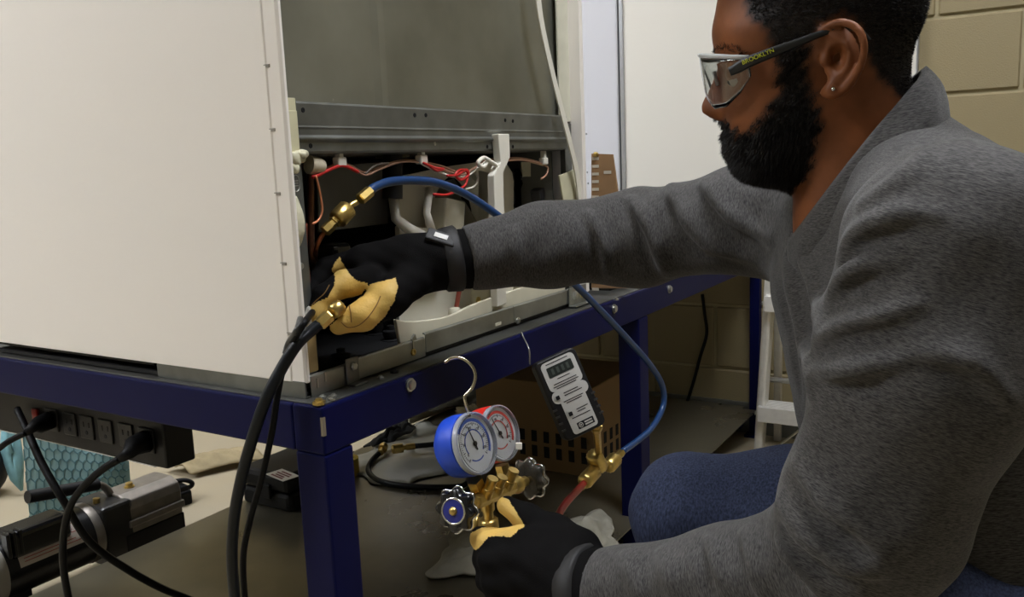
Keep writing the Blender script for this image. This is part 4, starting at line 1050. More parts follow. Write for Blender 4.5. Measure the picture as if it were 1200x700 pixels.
l2.prism(rrect(mw*.60, mh*.50, .006), mp_(.02, -.42, .002), mx, my, mz*.0009)
l2 = make('button_label', l2, m_lab, mt)
pr_ = MB()
def line(u0, u1, v, h=.010): pr_.obox(mp_((u0+u1)/2, v, .0031), mx*mw/2*(u1-u0)/2, my*mh/2*h, mz*.00012)
for v, a, b in ((.86, -.55, .5), (.46, -.3, .3), (.36, -.55, .55), (.30, -.62, .6), (.25, -.5, .45), (.09, -.3, .4), (.03, -.3, .55), (-.10, -.45, .5), (-.15, -.35, .4), (-.38, -.05, .5), (-.44, -.05, .35), (-.54, -.4, .5)): line(a, b, v)
make('label_print', pr_, m_ink, l2)
for u, v in ((-.62, .05), (-.38, -.42)):
    make('button', MB().prism(rrect(.011, .011, .003), mp_(u, v, .0028), mx, my, mz*.0008), m_lab, l2)
    make('button_cap', MB().prism(rrect(.0065, .0065, .001), mp_(u, v, .0035), mx, my, mz*.001), m_ink, l2)
lg_ = make('logo', MB().prism(rrect(.030, .011, .001), mp_(.10, -.76, .0029), mx, my, mz*.0004), m_ink, l2)
make('logo_mark', MB().tube([mp_(.10, -.76, .0036)+mx*(-.009+.0035*math.cos(a))+my*.0035*math.sin(a) for a in np.linspace(0, 2*PI, 17)], .0007, 5, caps=False).obox(mp_(.10, -.76, .0036)-mx*.009, mx*.0015, my*.0012, mz*.0001)
     .obox(mp_(.10, -.73, .0036)+mx*.005, mx*.007, my*.0012, mz*.0001).obox(mp_(.10, -.79, .0036)+mx*.005, mx*.007, my*.0012, mz*.0001), m_lab, lg_)
for k in range(4):
    for s in (-1, 1):
        make('grip_rib', MB().obox(mp_(s*.93, -.20-.17*k, .0008), mx*mw*.045, my*.0016, mz*.0025), mat('rib_grey', (60,58,56), rough=.5), mt)
hk0 = P(611, 392, Y=-.002)
make('hanger_wire', MB().tube(spline([P(606, 392, Y=.02), P(611, 390.5, Y=.0), P(613, 395, Y=-.006), P(620, 410, Y=-.03), mp_(-.98, 1.02, -.02)], 6), .0014, 6), m_zinc, mt, smooth=True)
# fitting under the meter and the tee
n0 = mp_(.62, -1.0, -.012); n1 = P(703, 540, Y=-.055); tee = P(712, 545, Y=-.06)
make('meter_port', MB().lathe(n0+my*.004, n1-n0, [(0, .0075), (.010, .0075), (.011, .0105), (.024, .0105), (.025, .007), (np.linalg.norm(n1-n0), .006)], 6), m_brass, mt)
te = root('tee_fitting', tee, 'brass three-way hose tee between the vacuum meter and the red and blue hoses', 'fitting')
def knurl(nm, a, b, r, t, nk=14):
    L = np.linalg.norm(b-a); make(nm, MB().lathe(a, b-a, [(0, r*.7), (L*.1, r), (L*.85, r*1.03), (L*.97, r*.9), (L, r*.6)], 28, rfun=lambda a_, h: 1+.05*math.cos(nk*a_)), m_brass, t, smooth=True)
b0 = P(733, 527, d=1.44); b1 = P(720, 540, d=1.44)
def D_(x, y): return P(x, y, Y=-.06)
make('body', MB().tube([D_(694, 557), D_(706, 547), D_(720, 538)], .0065, 10).tube([D_(704, 550), D_(701, 541)], .0065, 10), m_brass, te, smooth=True, ang=40)
knurl('coupling', D_(712, 548), D_(722, 537), .0135, te)
knurl('coupling', D_(698, 551), D_(684, 566), .0135, te)
knurl('coupling', D_(695, 532), D_(704, 549), .0145, te)
m_bh = mat('blue_hose_rubber', (24,60,108), rough=.35, coat=.2)
m_rh = mat('red_hose_rubber', (140,36,32), rough=.35, coat=.2)
bh = root('blue_hose', D_(728, 531), 'blue charging hose arching from the refrigerator pipework down to the brass tee', 'hose')
BHp = [P(431, 226, Y=.06), P(440, 219, Y=.06), P(458, 213, Y=.058), P(485, 211.5, Y=.05), P(515, 215, Y=.04), P(548, 229, Y=.03), P(585, 254, Y=.01), P(625, 288, Y=-.015), P(668, 328, Y=-.04), P(700, 360, Y=-.05), P(735, 397, Y=-.055), P(762, 428, Y=-.06), P(776, 452, Y=-.06), P(777, 476, Y=-.06), P(765, 500, Y=-.06), P(748, 516, Y=-.06), D_(730, 529)]
make('tube', MB().tube(spline(BHp, 8), .0062, 12), m_bh, bh, smooth=True)
make('ferrule', MB().lathe(D_(722, 537), D_(736, 524)-D_(722, 537), [(0, .005), (.004, .0075), (.026, .0078), (.028, .0066)], 6), m_brass, bh)
f0, f1 = P(433, 224.5, Y=.06), P(417, 238, Y=.063); dd = nrm(f1-f0)
make('ferrule', MB().lathe(f0-dd*.002, dd, [(0, .007), (.001, .0082), (.022, .0082), (.023, .006)], 6), m_brass, bh)
make('stem', MB().tube(spline([P(418, 237, Y=.063), P(411, 241, Y=.065), P(406, 247, Y=.067)], 5), .0045, 8), m_brass, bh, smooth=True)
knurl('coupling', P(409, 243, Y=.066), P(394, 259, Y=.07), .0125, bh)
make('core_body', MB().lathe(P(396, 256, Y=.07), P(384, 268, Y=.075)-P(396, 256, Y=.07), [(0, .009), (.008, .009), (.009, .0072), (.014, .0072), (.015, .0082), (.026, .0078), (.028, .004)], 6), m_brass, bh)
rh = root('red_hose', D_(680, 570), 'red charging hose running from the brass tee down behind the lower glove', 'hose')
RHp = [D_(684, 567), P(676, 576, Y=-.065), P(664, 589, Y=-.08), P(655, 603, d=1.36), P(651, 618, d=1.30), P(648, 640, d=1.22), P(640, 665, d=1.15), P(622, 672, d=1.1), P(604, 650, d=1.085), P(596, 630, d=1.08)]
make('tube', MB().tube(spline(RHp, 8), .0062, 12), m_rh, rh, smooth=True)
make('ferrule', MB().lathe(D_(687, 564), D_(676, 577)-D_(687, 564), [(0, .005), (.002, .0045), (.012, .005), (.013, .0076), (.022, .0076)], 6), m_brass, rh)
# ================================================================== the man
def U(x, y, d): return P(x, y, d=d)
pbase = U(1000, 700, .86); pbase[2] = 0
man = root('person', pbase, 'bearded man in a heathered grey pullover and jeans squatting at the bench, wearing work gloves', 'person')
# ---- head frame: forward, up, and towards the man's left
HC = U(950, 80, .86); hw_ = nrm(CAM-HC); hv_ = nrm(CU-(CU@hw_)*hw_); hu_ = -nrm(CR-(CR@hw_)*hw_-(CR@hv_)*hv_)
def hp(px, py):                      # position in the head's middle plane
    r = ray(px, py); t = ((HC-CAM)@hw_)/(r@hw_); q = CAM+r*t-HC
    return q@hu_, q@hv_
def H3(px, py, w_=0.): a, b = hp(px, py); return HC+hu_*a+hv_*b+hw_*w_
HK = hp(949, 80)[0]-hp(950, 80)[0]   # metres per pixel there
rows_ = [(20, 836, 1060, .074), (45, 838, 1055, .0735), (60, 843, 1045, .072), (75, 849, 1035, .070), (95, 850, 1025, .0695), (115, 850, 1015, .068), (135, 851, 1003, .066),
         (150, 853, 993, .063), (165, 855, 983, .059), (180, 857, 973, .055), (194, 863, 962, .048), (204, 874, 948, .038), (211, 890, 932, .024)]
_v = np.array([hp(900, r[0])[1] for r in rows_])[::-1]
_uf = np.array([hp(r[1], r[0])[0] for r in rows_])[::-1]; _ub = np.array([hp(r[2], r[0])[0] for r in rows_])[::-1]; _W = np.array([r[3] for r in rows_])[::-1]
VT, VBt = _v[-1], _v[0]
npy = [56, 66, 80, 95, 110, 122, 130, 137, 143, 148]; npx = [0, 2, 8, 15, 22, 27.5, 27, 18, 6, 0]; nsg = [.006, .006, .0065, .0075, .0095, .0125, .014, .013, .012, .012]
_nv = np.array([hp(850, a)[1] for a in npy])[::-1]; _nd = np.array(npx)[::-1]*HK; _ns = np.array(nsg)[::-1]
v_eye = hp(866, 88)[1]; v_brow = hp(850, 66)[1]; v_lip = hp(850, 167)[1]
hel = [(962, 66, .072), (959, 50, .075), (966, 37, .080), (983, 31, .086), (999, 38, .092), (1006, 55, .095), (1003, 76, .093), (994, 93, .088), (984, 104, .084), (973, 110, .080), (964, 106, .075)]
hel = spline([V3(*hp(a, b), c) for a, b, c in hel], 4)
ant = spline([V3(*hp(a, b), c) for a, b, c in ((972, 44, .081), (985, 50, .086), (991, 66, .088), (986, 83, .086), (976, 94, .082))], 4)
def head_sdf(p):
    q = p-HC; u, v, wv = q@hu_, q@hv_, q@hw_; aw = np.abs(wv)
    loc = np.stack([u, v, aw], 1)
    cx = hp(957, 12); d = ellip(np.stack([u, v, wv], 1), (cx[0], cx[1], 0), (.0975, .086, .0755))
    uf = np.interp(v, _v, _uf); ub = np.interp(v, _v, _ub); W = np.interp(v, _v, _W)
    # front relief
    sg = np.interp(v, _nv, _ns); nz = np.interp(v, _nv, _nd, left=0, right=0)*np.exp(-(wv/sg)**2)
    eye = -.010*np.exp(-((aw-.033)/.014)**2-((v-v_eye)/.011)**2)
    brow = .0035*np.exp(-((v-v_brow)/.008)**2-(aw/.045)**4)
    lip = .0035*np.exp(-((v-v_lip-.007)/.004)**2-(aw/.018)**2)+.004*np.exp(-((v-v_lip+.006)/.005)**2-(aw/.016)**2)
    uc = (uf+ub)/2; a = (uf-ub)/2
    ff = np.clip((u-uc)/a, 0, 1.2)
    rel = (nz+eye+brow+lip)*np.clip(ff*2, 0, 1)
    n = 2.35
    g = ((np.abs(u-uc)/a)**n+(aw/W)**n)**(1/n)
    r2 = np.hypot(u-uc, aw)
    df = np.where(g > 1e-4, r2*(1-1/np.maximum(g, 1e-4)), -W)*.8-rel*.9
    df = smax(df, v-VT, .02); df = smax(df, VBt-v, .012)
    d = smin(d, df, .014)
    # eyelids
    e = hp(868, 88); d = smin(d, np.linalg.norm(loc-V3(e[0], e[1]+.003, .032), axis=1)-.0125, .004)
    # neck
    d = smin(d, rcone(p, H3(990, 95), U(1012, 262, .875), .058, .066), .022)
    # ear
    ce_ = hp(983, 70); m = (aw > .06) & (aw < .115) & (np.abs(u-ce_[0]) < .04) & (np.abs(v-ce_[1]) < .052)
    if m.any():
        L = loc[m]; c = hp(983, 70)
        e1 = ellip(L, (c[0], c[1], .080), (.0165, .029, .006), nrm_axes)
        h_ = None
        for i in range(len(hel)-1):
            x = rcone(L, hel[i], hel[i+1], .0036, .0036); h_ = x if h_ is None else np.minimum(h_, x)
        for i in range(len(ant)-1): h_ = np.minimum(h_, rcone(L, ant[i], ant[i+1], .0028, .0028))
        ear = smin(e1, h_, .005)
        lo_ = hp(973, 103); ear = smin(ear, np.linalg.norm(L-V3(lo_[0], lo_[1], .0785), axis=1)-.0075, .005)
        co = hp(977, 68); ear = smax(ear, -(ellip(L, (co[0], co[1], .0900), (.0090, .0125, .0155))), .002)
        co = hp(982, 45); ear = smax(ear, -(ellip(L, (co[0], co[1], .0935), (.0085, .0060, .0075))), .002)
        tr = hp(965, 72); ear = smin(ear, np.linalg.norm(L-V3(tr[0], tr[1], .0775), axis=1)-.0052, .003)
        d[m] = smin(d[m], ear, .004)
    return d
_t = nrm(V3(.28, 0, 1)); _y = nrm(V3(0.12, 1, 0)-np.dot(V3(.12, 1, 0), _t)*_t); nrm_axes = np.stack([np.cross(_y, _t), _y, _t])
# ---- joints
LSH, LA1, LA2, LEL, LF1, LWR = U(1115, 290, .665), U(1086, 430, .67), U(1018, 606, .695), U(990, 655, .715), U(850, 688, .805), U(703, 693, .90)
RSH, RA1, REL, RF1, RWR = U(962, 262, 1.03), U(868, 258, 1.09), U(745, 280, 1.20), U(640, 287, 1.19), U(545, 303, 1.166)
def Cc(x, y, z): return CAM+CR*x-CU*y+CF*z
TL0, TL1, TR0, TR1 = Cc(.415, -.02, .775), Cc(.495, .33, .79), Cc(.415, -.02, .945), Cc(.495, .33, .93)
LHIP, RHIP = Cc(.52, .335, .775), Cc(.52, .30, .95)
LKN, RKN = U(915, 708, .82), U(808, 602, 1.0)
bk = nrm(V3(CR[0], CR[1], 0))        # backwards for the man
LAN = LKN+bk*.10; LAN[2] = .10; RAN = RKN+bk*.09; RAN[2] = .10
LTO = LAN-bk*.17; LTO[2] = .035; RTO = RAN-bk*.17; RTO[2] = .035
def body_sdf(p):
    d = np.full(len(p), .5)
    near = np.linalg.norm(p-HC, axis=1) < .30
    if near.any(): d[near] = np.minimum(.5, head_sdf(p[near]))
    k = .03
    far = ~near; d[far] = rcone(p[far], H3(990, 95), U(1012, 262, .875), .058, .066)
    t = smin(rcone(p, TL0+CF*.04, TL1+CF*.06, .085, .075), rcone(p, TR0, TR1, .09, .08), .06)
    t = smin(t, rcone(p, U(1012, 262, .875), Cc(.42, 0, .86), .06, .09), .05)
    for a in ([LSH, LA1, LA2, LEL], [RSH, RA1, REL]): t = smin(t, chain(p, a, [.055, .05, .042, .04][:len(a)], .02), k)
    t = smin(t, chain(p, [LEL, LF1, LWR, U(660, 672, .93)], [.04, .038, .031, .026], .02), .015)
    t = smin(t, chain(p, [REL, RF1, RWR, U(500, 306, 1.155)], [.04, .037, .031, .026], .02), .015)
    t = smin(t, rcone(p, TL0, LSH, .06, .055), k); t = smin(t, rcone(p, TR0, RSH, .06, .055), k)
    for h_, n_, a_ in ((LHIP, LKN, LAN), (RHIP, RKN, RAN)):
        t = smin(t, chain(p, [h_, n_, a_], [.07, .05, .035], .02), .03)
    return smin(d, t, .02)
allp = np.array([LSH, LEL, LWR, RWR, RSH, TL1, LKN, RKN, LAN, RAN, LTO, RTO, HC, H3(950, -80)])
lo_, hi_ = allp.min(0)-.14, allp.max(0)+.14
BV, BF = surface_nets(body_sdf, lo_, hi_, .0026, lip=.95)
# hair masks, in the head's own coordinates
def head_uv(p): q = p-HC; return q@hu_, q@hv_, q@hw_
hair_px = [(846, -110), (858, -40), (868, -12), (877, 0), (883, 22), (902, 42), (914, 62), (940, 60), (952, 47), (958, 30), (985, 22), (1009, 40), (1010, 66), (1020, 84), (1036, 100), (1052, 116), (1078, 122), (1110, 60), (1100, -110)]
beard_px = [(911, 56), (946, 54), (951, 95), (957, 125), (960, 150), (956, 176), (944, 200), (925, 224), (880, 240), (840, 226), (830, 180), (832, 148), (846, 141), (858, 143), (867, 156), (880, 150), (897, 129), (914, 106), (914, 80)]
hair_uv = [hp(*a) for a in hair_px]; beard_uv = [hp(*a) for a in beard_px]
brow_uv = [hp(*a) for a in ((836, 60), (846, 54), (868, 56), (884, 66), (882, 69), (866, 62), (846, 61), (838, 66))]
uu, vv, ww = head_uv(BV)
nearh = np.linalg.norm(BV-HC, axis=1) < .2
jit = .0025*np.sin(BV[:, 0]*310+np.sin(BV[:, 2]*270))+.002*np.sin(BV[:, 2]*420+BV[:, 1]*380)
dh = poly_dist(uu, vv, hair_uv)+jit*.6; db = poly_dist(uu, vv, beard_uv)+jit
notear = np.clip((.0815-np.abs(ww))/.002, 0, 1)
mh_ = np.where(nearh, np.clip(.5-dh/.009, 0, 1)*notear, 0); mb_ = np.where(nearh, np.clip(.5-db/.012, 0, 1)*notear, 0)
mb_ *= np.where((np.abs(ww) < .011) & (vv > hp(850, 160)[1]) & (vv < hp(850, 174)[1]) , .35, 1)
hm = np.maximum(mh_, mb_)
lipm = np.where(nearh, np.exp(-((vv-v_lip)/.006)**2-(ww/.018)**4)*(uu > hp(875, 160)[0]), 0)
# skin material
m_skin = bpy.data.materials.new('skin'); m_skin.use_nodes = True
nt = m_skin.node_tree; b = nt.nodes['Principled BSDF']
b.inputs['Roughness'].default_value = .5; b.inputs['Specular IOR Level'].default_value = .25
b.inputs['Subsurface Weight'].default_value = .03; b.inputs['Subsurface Radius'].default_value = (.008, .003, .0015); b.inputs['Subsurface Scale'].default_value = 1.0
at = nt.nodes.new('ShaderNodeAttribute'); at.attribute_name = 'hairmask'
al = nt.nodes.new('ShaderNodeAttribute'); al.attribute_name = 'lipmask'
tc = nt.nodes.new('ShaderNodeTexCoord')
n1 = nt.nodes.new('ShaderNodeTexNoise'); n1.inputs['Scale'].default_value = 28; n1.inputs['Detail'].default_value = 5; nt.links.new(tc.outputs['Object'], n1.inputs['Vector'])
rp = nt.nodes.new('ShaderNodeValToRGB'); rp.color_ramp.elements[0].position = .3; rp.color_ramp.elements[1].position = .72
rp.color_ramp.elements[0].color = (*lin((102, 59, 31)), 1); rp.color_ramp.elements[1].color = (*lin((130, 77, 43)), 1); nt.links.new(n1.outputs['Fac'], rp.inputs['Fac'])
mxl = nt.nodes.new('ShaderNodeMixRGB'); nt.links.new(al.outputs['Fac'], mxl.inputs['Fac']); nt.links.new(rp.outputs[0], mxl.inputs['Color1']); mxl.inputs['Color2'].default_value = (*lin((120, 62, 52)), 1)
n2 = nt.nodes.new('ShaderNodeTexNoise'); n2.inputs['Scale'].default_value = 900; nt.links.new(tc.outputs['Object'], n2.inputs['Vector'])
mth = nt.nodes.new('ShaderNodeMath'); mth.operation = 'MULTIPLY_ADD'; nt.links.new(n2.outputs['Fac'], mth.inputs[0]); mth.inputs[1].default_value = .5; mth.inputs[2].default_value = -.25
mt2 = nt.nodes.new('ShaderNodeMath'); mt2.operation = 'ADD'; mt2.use_clamp = True; nt.links.new(at.outputs['Fac'], mt2.inputs[0]); 
mt3 = nt.nodes.new('ShaderNodeMath'); mt3.operation = 'MULTIPLY'; nt.links.new(mth.outputs[0], mt3.inputs[0]); nt.links.new(at.outputs['Fac'], mt3.inputs[1]); nt.links.new(mt3.outputs[0], mt2.inputs[1])
mx2 = nt.nodes.new('ShaderNodeMixRGB'); nt.links.new(mt2.outputs[0], mx2.inputs['Fac']); nt.links.new(mxl.outputs[0], mx2.inputs['Color1']); mx2.inputs['Color2'].default_value = (*lin((26, 20, 17)), 1)
nt.links.new(mx2.outputs[0], b.inputs['Base Color'])
bp = nt.nodes.new('ShaderNodeBump'); bp.inputs['Strength'].default_value = .12; bp.inputs['Distance'].default_value = .001
n3 = nt.nodes.new('ShaderNodeTexNoise'); n3.inputs['Scale'].default_value = 600; nt.links.new(tc.outputs['Object'], n3.inputs['Vector']); nt.links.new(n3.outputs['Fac'], bp.inputs['Height']); nt.links.new(bp.outputs[0], b.inputs['Normal'])
make_np('body', BV, BF, m_skin, man, attrs={'hairmask': hm, 'lipmask': np.clip(lipm, 0, 1)})
# ---- strands
def strands(name, mask, N, length, m_, flow, wdt=.0005, seed=1, up=.7):
    rg = np.random.default_rng(seed)
    fm = mask[BF].min(1); idx = np.where(fm > .12)[0]
    pr_ = fm[idx]**1.3; pr_ /= pr_.sum(); pick = rg.choice(idx, N, p=pr_)
    q = BF[pick]; wts = rg.dirichlet([1, 1, 1, 1], N)
    base = (BV[q]*wts[:, :, None]).sum(1)
    nn = np.cross(BV[q[:, 2]]-BV[q[:, 0]], BV[q[:, 3]]-BV[q[:, 1]]); nn /= np.linalg.norm(nn, axis=1)[:, None]+1e-12
    d = nn*up+flow(base)+rg.normal(size=(N, 3))*.28; d /= np.linalg.norm(d, axis=1)[:, None]
    l = length(base, fm[pick])*rg.uniform(.7, 1.2, N)
    side = np.cross(d, rg.normal(size=(N, 3))); side /= np.linalg.norm(side, axis=1)[:, None]
    base = base-nn*.0006
    mid = base+d*l[:, None]*.55; tip = base+(d*.9+flow(base)*.25)*l[:, None]
    Vs = np.concatenate([base-side*wdt/2, base+side*wdt/2, mid+side*wdt*.4, mid-side*wdt*.4, tip]); n = N; i = np.arange(n)
    Q = np.stack([i, n+i, 2*n+i, 3*n+i], 1); T3 = np.stack([3*n+i, 2*n+i, 4*n+i, 4*n+i], 1)
    me_v = Vs; faces = [tuple(a) for a in Q]+[tuple(a[:3]) for a in T3]
    org = ORG[man.name]; me = bpy.data.meshes.new(name); me.from_pydata((me_v-org).tolist(), [], faces); me.update(); me.materials.append(m_)
    o = bpy.data.objects.new(name, me); COL.objects.link(o); o.parent = man; ORG[o.name] = org; return o
m_hair = mat('dark_hair', (22, 17, 14), rough=.5, spec=.35)
strands('hair', mh_, 60000, lambda p, f: .0025+.0055*np.clip((head_uv(p)[1]-hp(950, 60)[1])/.07, 0, 1)*np.clip(f*1.2-.2, 0, 1), m_hair, lambda p: -hu_*.55-hv_*.15+0*p, seed=2)
strands('beard', mb_, 45000, lambda p, f: .003+.006*np.clip(f*1.2-.2, 0, 1)*np.clip((hp(950, 95)[1]-head_uv(p)[1])/.05, .2, 1), m_hair, lambda p: hu_*.25-hv_*.75+0*p, seed=3)
bm = np.where(nearh & (uu > hp(892, 60)[0]), np.clip(.5-poly_dist(uu, vv, brow_uv)/.004, 0, 1), 0)*(np.abs(ww) > .012)
strands('eyebrow', bm, 1500, lambda p, f: .006+0*f, m_hair, lambda p: -hu_*.5+hv_*.2+0*p, seed=4, up=.35)
for s in (1, -1):
    ec = H3(870, 90, .032*s)
    ey = make('eye', MB().ell(ec, .0118, 16, 12), mat('eye_white', (150, 138, 126), rough=.2), man, smooth=True)
    dv = nrm(hu_*.9-hv_*.45); make('iris', MB().ell(ec+dv*.0078, (.0055, .0055, .0045), 14, 8), mat('iris_dark', (30, 20, 14), rough=.1), ey, smooth=True)
make('ear_stud', MB().ell(H3(974, 102, .0866), .0022, 10, 8), m_chrome, man, smooth=True)

# ---- pullover
hs_ = nrm(LF1-LWR); hr_ = nrm(RF1-RWR)
def coarse_pull(p):
    t = smin(rcone(p, TL0+CF*.025, TL1+CF*.045, .118, .112), rcone(p, TR0, TR1, .125, .135), .09)
    # upper back and trapezius
    t = smin(t, rcone(p, H3(1062, 190), Cc(.45, -.03, .86), .055, .115), .05)
    t = smin(t, rcone(p, H3(1052, 205, .04), LSH-CU*.005, .045, .066), .04)
    t = smin(t, rcone(p, H3(1035, 225, -.04), RSH, .05, .075), .04)
    la = chain(p, [LSH, LA1, LA2, LEL], [.083, .079, .066, .058], .03)
    la = smin(la, chain(p, [LEL, LF1, LWR], [.058, .052, .0425], .02), .02)
    la = smax(la, -((p-(LWR+hs_*.004))@hs_), .004)
    ra = chain(p, [RSH, RA1, REL, RF1, RWR], [.078, .062, .063, .054, .0445], .03)
    ra = smax(ra, -((p-(RWR+hr_*.002))@hr_), .004)
    t = smin(t, la, .012); t = smin(t, ra, .03)
    return t
FOLDS = [  # pixel polylines of the bigger creases, ridge radius, height above cloth
 ([(985, 300), (1005, 275), (1050, 258), (1090, 255)], .010, 0.0076),
 ([(972, 345), (1000, 322), (1045, 310)], .009, 0.0076),
 ([(955, 400), (985, 388), (1030, 378), (1070, 360)], .010, 0.0085),
 ([(957, 437), (1000, 440), (1050, 428)], .009, 0.0076),
 ([(933, 545), (965, 590), (1010, 628), (1035, 640)], .011, 0.0093),
 ([(912, 590), (945, 632), (990, 662), (1030, 668)], .011, 0.0093),
 ([(905, 606), (925, 650), (955, 690)], .009, 0.0076),
 ([(870, 625), (880, 660), (895, 700)], .008, 0.0057),
 ([(830, 635), (838, 665), (848, 700)], .007, 0.0057),
 ([(775, 645), (784, 675), (790, 700)], .006, 0.0047),
 ([(735, 650), (742, 680), (748, 700)], .006, 0.0047),
 ([(740, 232), (757, 262), (772, 300), (785, 322)], .009, 0.0076),
 ([(785, 218), (800, 250), (830, 285), (880, 302)], .010, 0.0085),
 ([(825, 212), (845, 245), (880, 270), (905, 280)], .009, 0.0076),
 ([(690, 250), (705, 285), (712, 320)], .007, 0.0057),
 ([(600, 270), (606, 300), (607, 325)], .006, 0.0038),
 ([(922, 300), (932, 350), (945, 410), (952, 460)], .010, 0.0085),
 ([(938, 295), (955, 340), (962, 380)], .008, 0.0068),
 ([(1010, 240), (1050, 215), (1085, 175)], .005, 0.0038),
 ([(1080, 420), (1130, 430), (1180, 470)], .010, 0.0057),
]
def march(px, py, f):
    o = CAM; r = nrm(ray(px, py)); t = .35
    for _ in range(90):
        d = float(f((o+r*t)[None])[0])
        if d < .0004: return o+r*t
        t += d*.85
        if t > 2: return None
    return o+r*t
fold3 = []; groove3 = []
for pl, r, h_ in FOLDS:
    pts = []
    for a in spline([V3(x, y, 0) for x, y in pl], 3):
        q = march(a[0], a[1], coarse_pull)
        if q is None: continue
        e_ = .001; g = np.array([float(coarse_pull((q+e_*ax)[None])[0]-coarse_pull((q-e_*ax)[None])[0]) for ax in np.eye(3)]); g = nrm(g)
        pts.append(q-g*(r-h_))
    if len(pts) > 2: fold3.append((np.array(pts), r))
    if r < .007: continue
    gp = []
    for a in spline([V3(x, y, 0) for x, y in pl], 3):
        dx, dy = pl[-1][0]-pl[0][0], pl[-1][1]-pl[0][1]; n_ = math.hypot(dx, dy); ox, oy = -dy/n_, dx/n_
        if oy < 0: ox, oy = -ox, -oy
        k_ = r*1500
        q = march(a[0]+ox*k_, a[1]+oy*k_, coarse_pull)
        if q is None: continue
        g = nrm(np.array([float(coarse_pull((q+.001*ax)[None])[0]-coarse_pull((q-.001*ax)[None])[0]) for ax in np.eye(3)]))
        gp.append(q+g*.002)
    if len(gp) > 2: groove3.append((np.array(gp), r*.75))
def pull_sdf(p):
    d = coarse_pull(p)
    for pts, r in fold3:
        m = ((p > pts.min(0)-.035) & (p < pts.max(0)+.035)).all(1)
        if not m.any(): continue
        q = p[m]; n = len(pts); e = None
        for i in range(n-1):
            k1_ = math.sin(PI*i/(n-1))*.75+.25; k2_ = math.sin(PI*(i+1)/(n-1))*.75+.25
            x = rcone(q, pts[i], pts[i+1], r*k1_, r*k2_); e = x if e is None else np.minimum(e, x)
        d[m] = smin(d[m], e, .014)
    for pts, r in groove3:
        m = ((p > pts.min(0)-.03) & (p < pts.max(0)+.03)).all(1)
        if not m.any(): continue
        q = p[m]; n = len(pts); e = None
        for i in range(n-1):
            x = rcone(q, pts[i], pts[i+1], r*(math.sin(PI*i/(n-1))*.8+.2), r*(math.sin(PI*(i+1)/(n-1))*.8+.2)); e = x if e is None else np.minimum(e, x)
        d[m] = smax(d[m], -e, .009)
    d = d+.0011*np.sin(p[:, 0]*61+2*np.sin(p[:, 2]*37))*np.sin(p[:, 2]*53+1.3*np.sin(p[:, 1]*41))+.0008*np.sin(p[:, 1]*97+p[:, 2]*71)
    # neck opening
    d = smax(d, -rcone(p, H3(985, 60), U(1012, 250, .868), .068, .070), .006)
    # open zip at the throat
    d = smax(d, -rcone(p, H3(940, 215), H3(935, 262), .035, .020), .008)
    # hem
    d = smax(d, (p-Cc(.49, .37, .86))@nrm(TL1-TL0), .01)
    return d
ap = np.array([LSH, LEL, LWR, RWR, RSH, TL1, TR1, TL0, HC, REL]); PV, PF = surface_nets(pull_sdf, ap.min(0)-.16, ap.max(0)+.16, .0042, lip=1.0)
m_knit = bpy.data.materials.new('heather_grey_knit'); m_knit.use_nodes = True
nt = m_knit.node_tree; b = nt.nodes['Principled BSDF']; b.inputs['Roughness'].default_value = .85; b.inputs['Specular IOR Level'].default_value = .2; b.inputs['Sheen Weight'].default_value = .15
at = nt.nodes.new('ShaderNodeAttribute'); at.attribute_name = 'weave'
def nz(scale, st, det=3):
    mp = nt.nodes.new('ShaderNodeMapping'); mp.inputs['Scale'].default_value = st; nt.links.new(at.outputs['Vector'], mp.inputs['Vector'])
    n = nt.nodes.new('ShaderNodeTexNoise'); n.inputs['Scale'].default_value = scale; n.inputs['Detail'].default_value = det; nt.links.new(mp.outputs[0], n.inputs['Vector']); return n
na = nz(1, (240, 1500, 240)); nb_ = nz(1, (110, 760, 110), 2)
ad = nt.nodes.new('ShaderNodeMath'); ad.operation = 'MULTIPLY_ADD'; nt.links.new(nb_.outputs['Fac'], ad.inputs[0]); ad.inputs[1].default_value = .45; nt.links.new(na.outputs['Fac'], ad.inputs[2])
rp = nt.nodes.new('ShaderNodeValToRGB'); nt.links.new(ad.outputs[0], rp.inputs['Fac'])
rp.color_ramp.elements[0].position = .52; rp.color_ramp.elements[0].color = (*lin((36, 35, 35)), 1); rp.color_ramp.elements[1].position = .92; rp.color_ramp.elements[1].color = (*lin((86, 84, 82)), 1)
nt.links.new(rp.outputs[0], b.inputs['Base Color'])
nf = nz(1, (1400, 1400, 1400), 1); bp = nt.nodes.new('ShaderNodeBump'); bp.inputs['Strength'].default_value = .35; bp.inputs['Distance'].default_value = .0008
nt.links.new(nf.outputs['Fac'], bp.inputs['Height']); nt.links.new(bp.outputs[0], b.inputs['Normal'])
def weave(V_):
    """knit coordinates: y runs along each limb, so the flecks lie across it"""
    segs = [(LSH, LEL), (LEL, LWR), (RSH, REL), (REL, RWR), (TL0, TL1), (TR0, TR1)]
    D = np.stack([rcone(V_, a, b_, .06, .06) for a, b_ in segs], 1); k = D.argmin(1); out = np.zeros_like(V_)
    for i, (a, b_) in enumerate(segs):
        x, y, z = frame(b_-a); q = V_[k == i]-a
        out[k == i] = np.stack([q@x, q@z, q@y], 1)
    return out
make_np('pullover', PV, PF, m_knit, man, attrs={'weave': weave(PV)})
